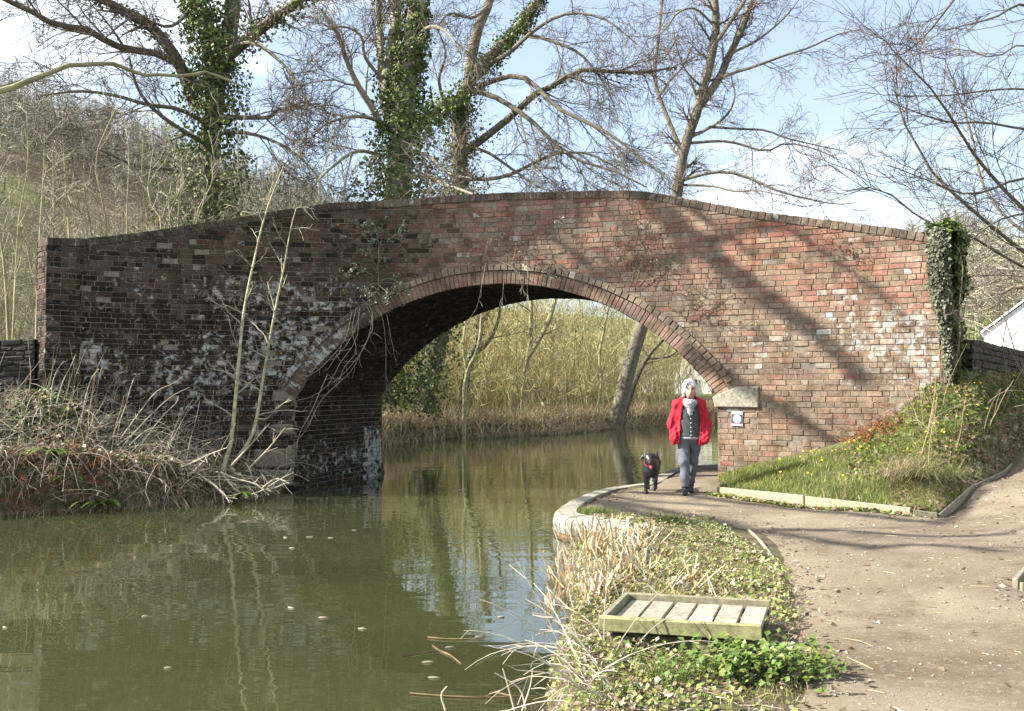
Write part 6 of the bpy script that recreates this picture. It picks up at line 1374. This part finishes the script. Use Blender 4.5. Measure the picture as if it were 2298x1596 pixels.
def skin_col(V, c):
    lip = (np.abs(V[:, 2] - 1.397) < .009) & (np.abs(V[:, 0] - .012) < .026) & (V[:, 1] < 0); c[lip] = (0.26, 0.09, 0.085)
    eye = (np.abs(V[:, 2] - 1.478) < .014) & (np.abs(np.abs(V[:, 0] - .012) - .032) < .020) & (V[:, 1] < .0); c[eye] = (0.07, 0.045, 0.04)
    chk = (np.abs(V[:, 2] - 1.435) < .02) & (V[:, 1] < 0); c[chk] = c[chk] * np.array([1.05, .85, .85]); return c
sdf_part('body', f_body, (-.3, -.12, .08), (.3, .45, 1.62), .011, (0.43, 0.26, 0.195), 'skin', per, pl, skin_col)
def f_hair(p):
    x, y, z = XYZ(p); d = sd_ell(p, (.006, .088, 1.515), (.098, .112, .108))
    for s_, zz, w in ((-1, 1.438, .033), (1, 1.446, .030)): d = smin(d, sd_ell(p, (.008 + s_ * .080, .075, zz), (w, .062, .080)), .03); d = smin(d, sd_cap(p, (.008 + s_ * .088, .06, 1.42), (.008 + s_ * .10, .045, 1.375), .020, .008), .02)
    d = smin(d, sd_ell(p, (.01, .135, 1.44), (.088, .06, .10)), .03); d = smin(d, sd_cap(p, (-.03, -.01, 1.575), (.06, -.028, 1.515), .030, .016), .02); d = smin(d, sd_cap(p, (-.03, -.01, 1.575), (-.062, -.012, 1.505), .026, .014), .02)
    st = np.sin(x * 150 + 22 * np.sin(z * 21) + y * 60); d = d + .0045 * st + .004 * np.sin(z * 75 + x * 40)
    return np.maximum(d, -sd_ell(p, (.014, -.055, 1.425), (.070, .108, .083)))
def hair_col(V, c): return c * (0.78 + .3 * np.sin(V[:, 0] * 150 + 22 * np.sin(V[:, 2] * 21) + V[:, 1] * 60) + .12 * rng.normal(0, 1, len(V)))[:, None].clip(.4, 1.2)
sdf_part('hair', f_hair, (-.16, -.08, 1.3), (.17, .24, 1.66), .0075, (0.60, 0.60, 0.59), 'hair', per, pl, hair_col)
def f_jacket(p):
    x, y, z = XYZ(p); q = el(p, 1, 1.35, .1)
    d = sd_cap(q, (0, 0, 1.2), (0, 0, .74), .165, .215); d = smin(d, sd_cap(p, (-.135, .1, 1.265), (.135, .1, 1.265), .078, .078), .05)
    for s in (-1, 1):
        d = smin(d, sd_cap(p, (s * .17, .1, 1.24), (s * .242, .12, .98), .066, .058), .06); d = smin(d, sd_cap(p, (s * .242, .12, .98), (s * .218, .04, .78), .057, .056), .06)
        d = smin(d, sd_ell(p, (s * .205, .04, .78), (.055, .065, .10)), .03)
    d = smin(d, sd_ell(p, (0, .13, 1.335), (.125, .09, .05)), .04); d = d + fold(p, .009, 26, 30) + .004 * np.sin(x * 70 + 9 * np.sin(z * 11))
    d = np.maximum(d, .70 + .012 * np.sin(x * 30) - z); d = np.maximum(d, z - 1.375)
    xl = np.interp(z, [.7, .9, 1.13, 1.3, 1.4], [-.145, -.132, -.118, -.078, -.06]); xr = np.interp(z, [.7, .9, 1.13, 1.3, 1.4], [.118, .142, .136, .10, .07])
    op = np.maximum(np.maximum(xl - x, x - xr), y - .10); d = np.maximum(d, -op)
    return np.maximum(d, -sd_cap(p, (.008, .06, 1.2), (.01, .03, 1.45), .075, .085))
jk = sdf_part('jacket', f_jacket, (-.37, -.2, .66), (.37, .34, 1.42), .0095, (0.36, 0.014, 0.028), 'cloth', per, pl)
def f_vest(p):
    x, y, z = XYZ(p); q = el(p, 1, 1.42, .1); d = sd_cap(q, (0, 0, 1.2), (0, 0, .80), .148, .172); d = smin(d, sd_cap(p, (-.1, .1, 1.25), (.1, .1, 1.25), .06, .06), .05) + fold(p, .004)
    d = np.maximum(d, .805 - z); return np.maximum(d, -np.maximum(np.abs(x - .01) - (z - 1.10) * .55, y - .02))
vs = sdf_part('waistcoat', f_vest, (-.22, -.1, .76), (.22, .3, 1.33), .0095, (0.05, 0.058, 0.06), 'cloth', per, pl)
for k, zb in enumerate((1.06, 1.0, .94, .88, .83)):
    a_ = np.array([0, -.045 + .0, zb]); q = .0145; o6 = np.array([(1, 0, 0), (-1, 0, 0), (0, .8, 0), (0, -.8, 0), (0, 0, 1), (0, 0, -1)]) * q
    yb = .1 - (.150 + (.022 * (1.2 - zb) / .4)) / 1.42 - .003; V = o6 * .8 + np.array([.014, yb, zb]); f8 = np.array([(0, 2, 4), (2, 1, 4), (1, 3, 4), (3, 0, 4), (2, 0, 5), (1, 2, 5), (3, 1, 5), (0, 3, 5)]); obj('button', mesh_np('button', pl(V), f8, np.tile((0.42, 0.38, 0.28, 0), (6, 1))), M['plain'], vs)
def f_shirt(p):
    x, y, z = XYZ(p); q = el(p, 1, 1.42, .1); d = sd_cap(q, (0, 0, 1.0), (0, 0, .80), .15, .168) + fold(p, .004); return np.maximum(np.maximum(d, .775 - z), z - .83)
sdf_part('shirt_hem', f_shirt, (-.2, -.08, .75), (.2, .28, .86), .0095, (0.30, 0.30, 0.32), 'cloth', per, pl)
def f_scarf(p):
    x, y, z = XYZ(p); d = sd_ell(p, (.008, .04, 1.29), (.105, .10, .065)); d = smin(d, sd_cap(p, (.005, .0, 1.26), (.008, -.025, 1.13), .075, .03), .04) + fold(p, .008, 70, 40)
    return np.maximum(d, -sd_cap(p, (.008, .04, 1.22), (.012, .0, 1.45), .05, .07))
def scarf_col(V, c): return c * (1 + .75 * np.sign(np.sin(V[:, 2] * 150 + 5 * np.sin(V[:, 0] * 50)) * np.sin(V[:, 0] * 90 + 1))[:, None] * .6)
sdf_part('scarf', f_scarf, (-.14, -.1, 1.07), (.15, .18, 1.38), .008, (0.27, 0.27, 0.30), 'cloth', per, pl, scarf_col)
def f_trous(p):
    x, y, z = XYZ(p); d = sd_ell(p, (0, .12, .80), (.168, .12, .13))
    for s, kn, an in ((-1, (-.078, .035, .46), (-.07, .0, .13)), (1, (.05, .20, .46), (.03, .335, .17))):
        d = smin(d, sd_cap(p, (s * .085, .12, .78), kn, .094, .073), .03); d = smin(d, sd_cap(p, kn, an, .071, .060), .02)
    d = d + fold(p, .011, 30, 24); return np.maximum(d, .115 + .015 * (y > .15) - z)
sdf_part('trousers', f_trous, (-.22, -.12, .1), (.22, .45, .96), .0105, (0.105, 0.112, 0.135), 'cloth', per, pl)
def f_boot(heel, ankle, toe):
    def f(p):
        d = sd_cap(p, ankle, np.array(heel) + [0, -.02, .03], .052, .046); d = smin(d, sd_cap(p, heel, toe, .040, .036), .03)
        lo_ = np.minimum(heel[2], toe[2]); n_ = np.array([0, -(toe[2] - heel[2]), (toe[1] - heel[1])]); return d
    return f
for heel, ankle, toe in (((-.068, .03, .042), (-.07, .01, .17), (-.084, -.15, .040)), ((.03, .39, .088), (.03, .35, .19), (.026, .22, .038))):
    sdf_part('boot', f_boot(heel, ankle, toe), (-.17, heel[1] - .28, -.01), (.12, heel[1] + .09, .26), .009, (0.035, 0.035, 0.042), 'cloth', per, pl)

# ------------------------------------------------------------------ the dog
g = gz(1460, 1110, .262); g[2] = float(path_z(g[None, :2])[0]) - .002; pd_ = placer(g, math.radians(-10), 1.0)
dog = thing('dog', 'black dog with a red collar and tongue out trotting beside the walker', 'dog', g)
def f_dog(p):
    d = sd_cap(p, (0, .02, .385), (0, .30, .385), .105, .095); d = smin(d, sd_cap(p, (0, .30, .385), (0, .60, .39), .088, .092), .05); d = smin(d, sd_ell(p, (0, -.01, .345), (.092, .10, .115)), .05)
    d = smin(d, sd_cap(p, (0, -.02, .42), (-.004, -.12, .505), .088, .068), .04); d = smin(d, sd_ell(p, (-.005, -.165, .528), (.073, .085, .064)), .03)
    d = smin(d, sd_cap(p, (-.002, -.21, .497), (.012, -.30, .452), .049, .038), .025); d = smin(d, sd_cap(p, (0, -.19, .47), (.012, -.265, .43), .03, .022), .02)
    for s in (-1, 1): d = smin(d, sd_ell(p, (-.004 + s * .03, -.205, .548), (.018, .02, .012)), .012)
    def ear(root, mid, tip):
        q = p.copy(); q[..., 1] = -.12 + (q[..., 1] + .12) * 2.2; return np.minimum(sd_cap(q, root, mid, .024, .030), sd_cap(q, mid, tip, .030, .012))
    d = smin(d, ear((-.055, -.12, .556), (-.095, -.12, .535), (-.132, -.12, .496)), .015); d = smin(d, ear((.048, -.12, .560), (.09, -.12, .545), (.128, -.12, .517)), .015)
    # fore legs: one planted, one lifted with the wrist folded back
    d = smin(d, sd_cap(p, (-.068, .0, .33), (-.066, .0, .18), .045, .030), .03); d = smin(d, sd_cap(p, (-.066, .0, .18), (-.064, -.01, .04), .027, .024), .015); d = smin(d, sd_ell(p, (-.064, -.035, .022), (.034, .045, .024)), .015)
    d = smin(d, sd_cap(p, (.068, .0, .33), (.074, -.03, .19), .044, .029), .03); d = smin(d, sd_cap(p, (.074, -.03, .19), (.072, .02, .10), .026, .022), .012); d = smin(d, sd_ell(p, (.068, .01, .082), (.030, .036, .022)), .012)
    for s, dy in ((-1, .0), (1, -.16)):
        x = s * .062 if s < 0 else .03
        d = smin(d, sd_cap(p, (s * .055, .60, .40), (s * .06, .54 + dy * .4, .27), .078, .05), .04); d = smin(d, sd_cap(p, (s * .06, .54 + dy * .4, .27), (x, .66 + dy, .15), .046, .026), .02); d = smin(d, sd_cap(p, (x, .66 + dy, .15), (x, .63 + dy, .035), .025, .022), .012); d = smin(d, sd_ell(p, (x, .60 + dy, .022), (.032, .045, .023)), .012)
    d = smin(d, sd_cap(p, (0, .67, .42), (.05, .86, .46), .03, .018), .03); d = smin(d, sd_cap(p, (.05, .86, .46), (.07, .98, .53), .018, .010), .012)
    return d + .0025 * np.sin(p[..., 2] * 130 + p[..., 0] * 60) * np.sin(p[..., 1] * 90)
sdf_part('body', f_dog, (-.17, -.37, -.012), (.17, 1.02, .62), .0078, (0.018, 0.018, 0.020), 'fur', dog, pd_)
def f_collar(p):
    c = np.array([-.002, -.055, .450]); ax = unit(np.array([0, -.66, .75])); q = p - c; hgt = q @ ax; rad = np.linalg.norm(q - hgt[..., None] * ax, axis=-1)
    return np.maximum(np.abs(hgt) - .008, np.abs(rad - .081) - .006)
sdf_part('collar', f_collar, (-.12, -.2, .33), (.12, .06, .57), .006, (0.40, 0.02, 0.02), 'cloth', dog, pd_)
def ellm(name, c, r, col, mat): sdf_part(name, lambda p: sd_ell(p, c, r), np.array(c) - np.array(r) * 1.4, np.array(c) + np.array(r) * 1.4, min(r) * .35, col, mat, dog, pd_)
ellm('tongue', (.018, -.315, .408), (.021, .016, .034), (0.70, 0.16, 0.20), 'skin'); ellm('nose', (.013, -.338, .466), (.016, .012, .012), (0.01, 0.01, 0.01), 'plain')
for s in (-1, 1): ellm('eye', (-.004 + s * .031, -.238, .535), (.008, .007, .008), (0.06, 0.035, 0.02), 'plain')
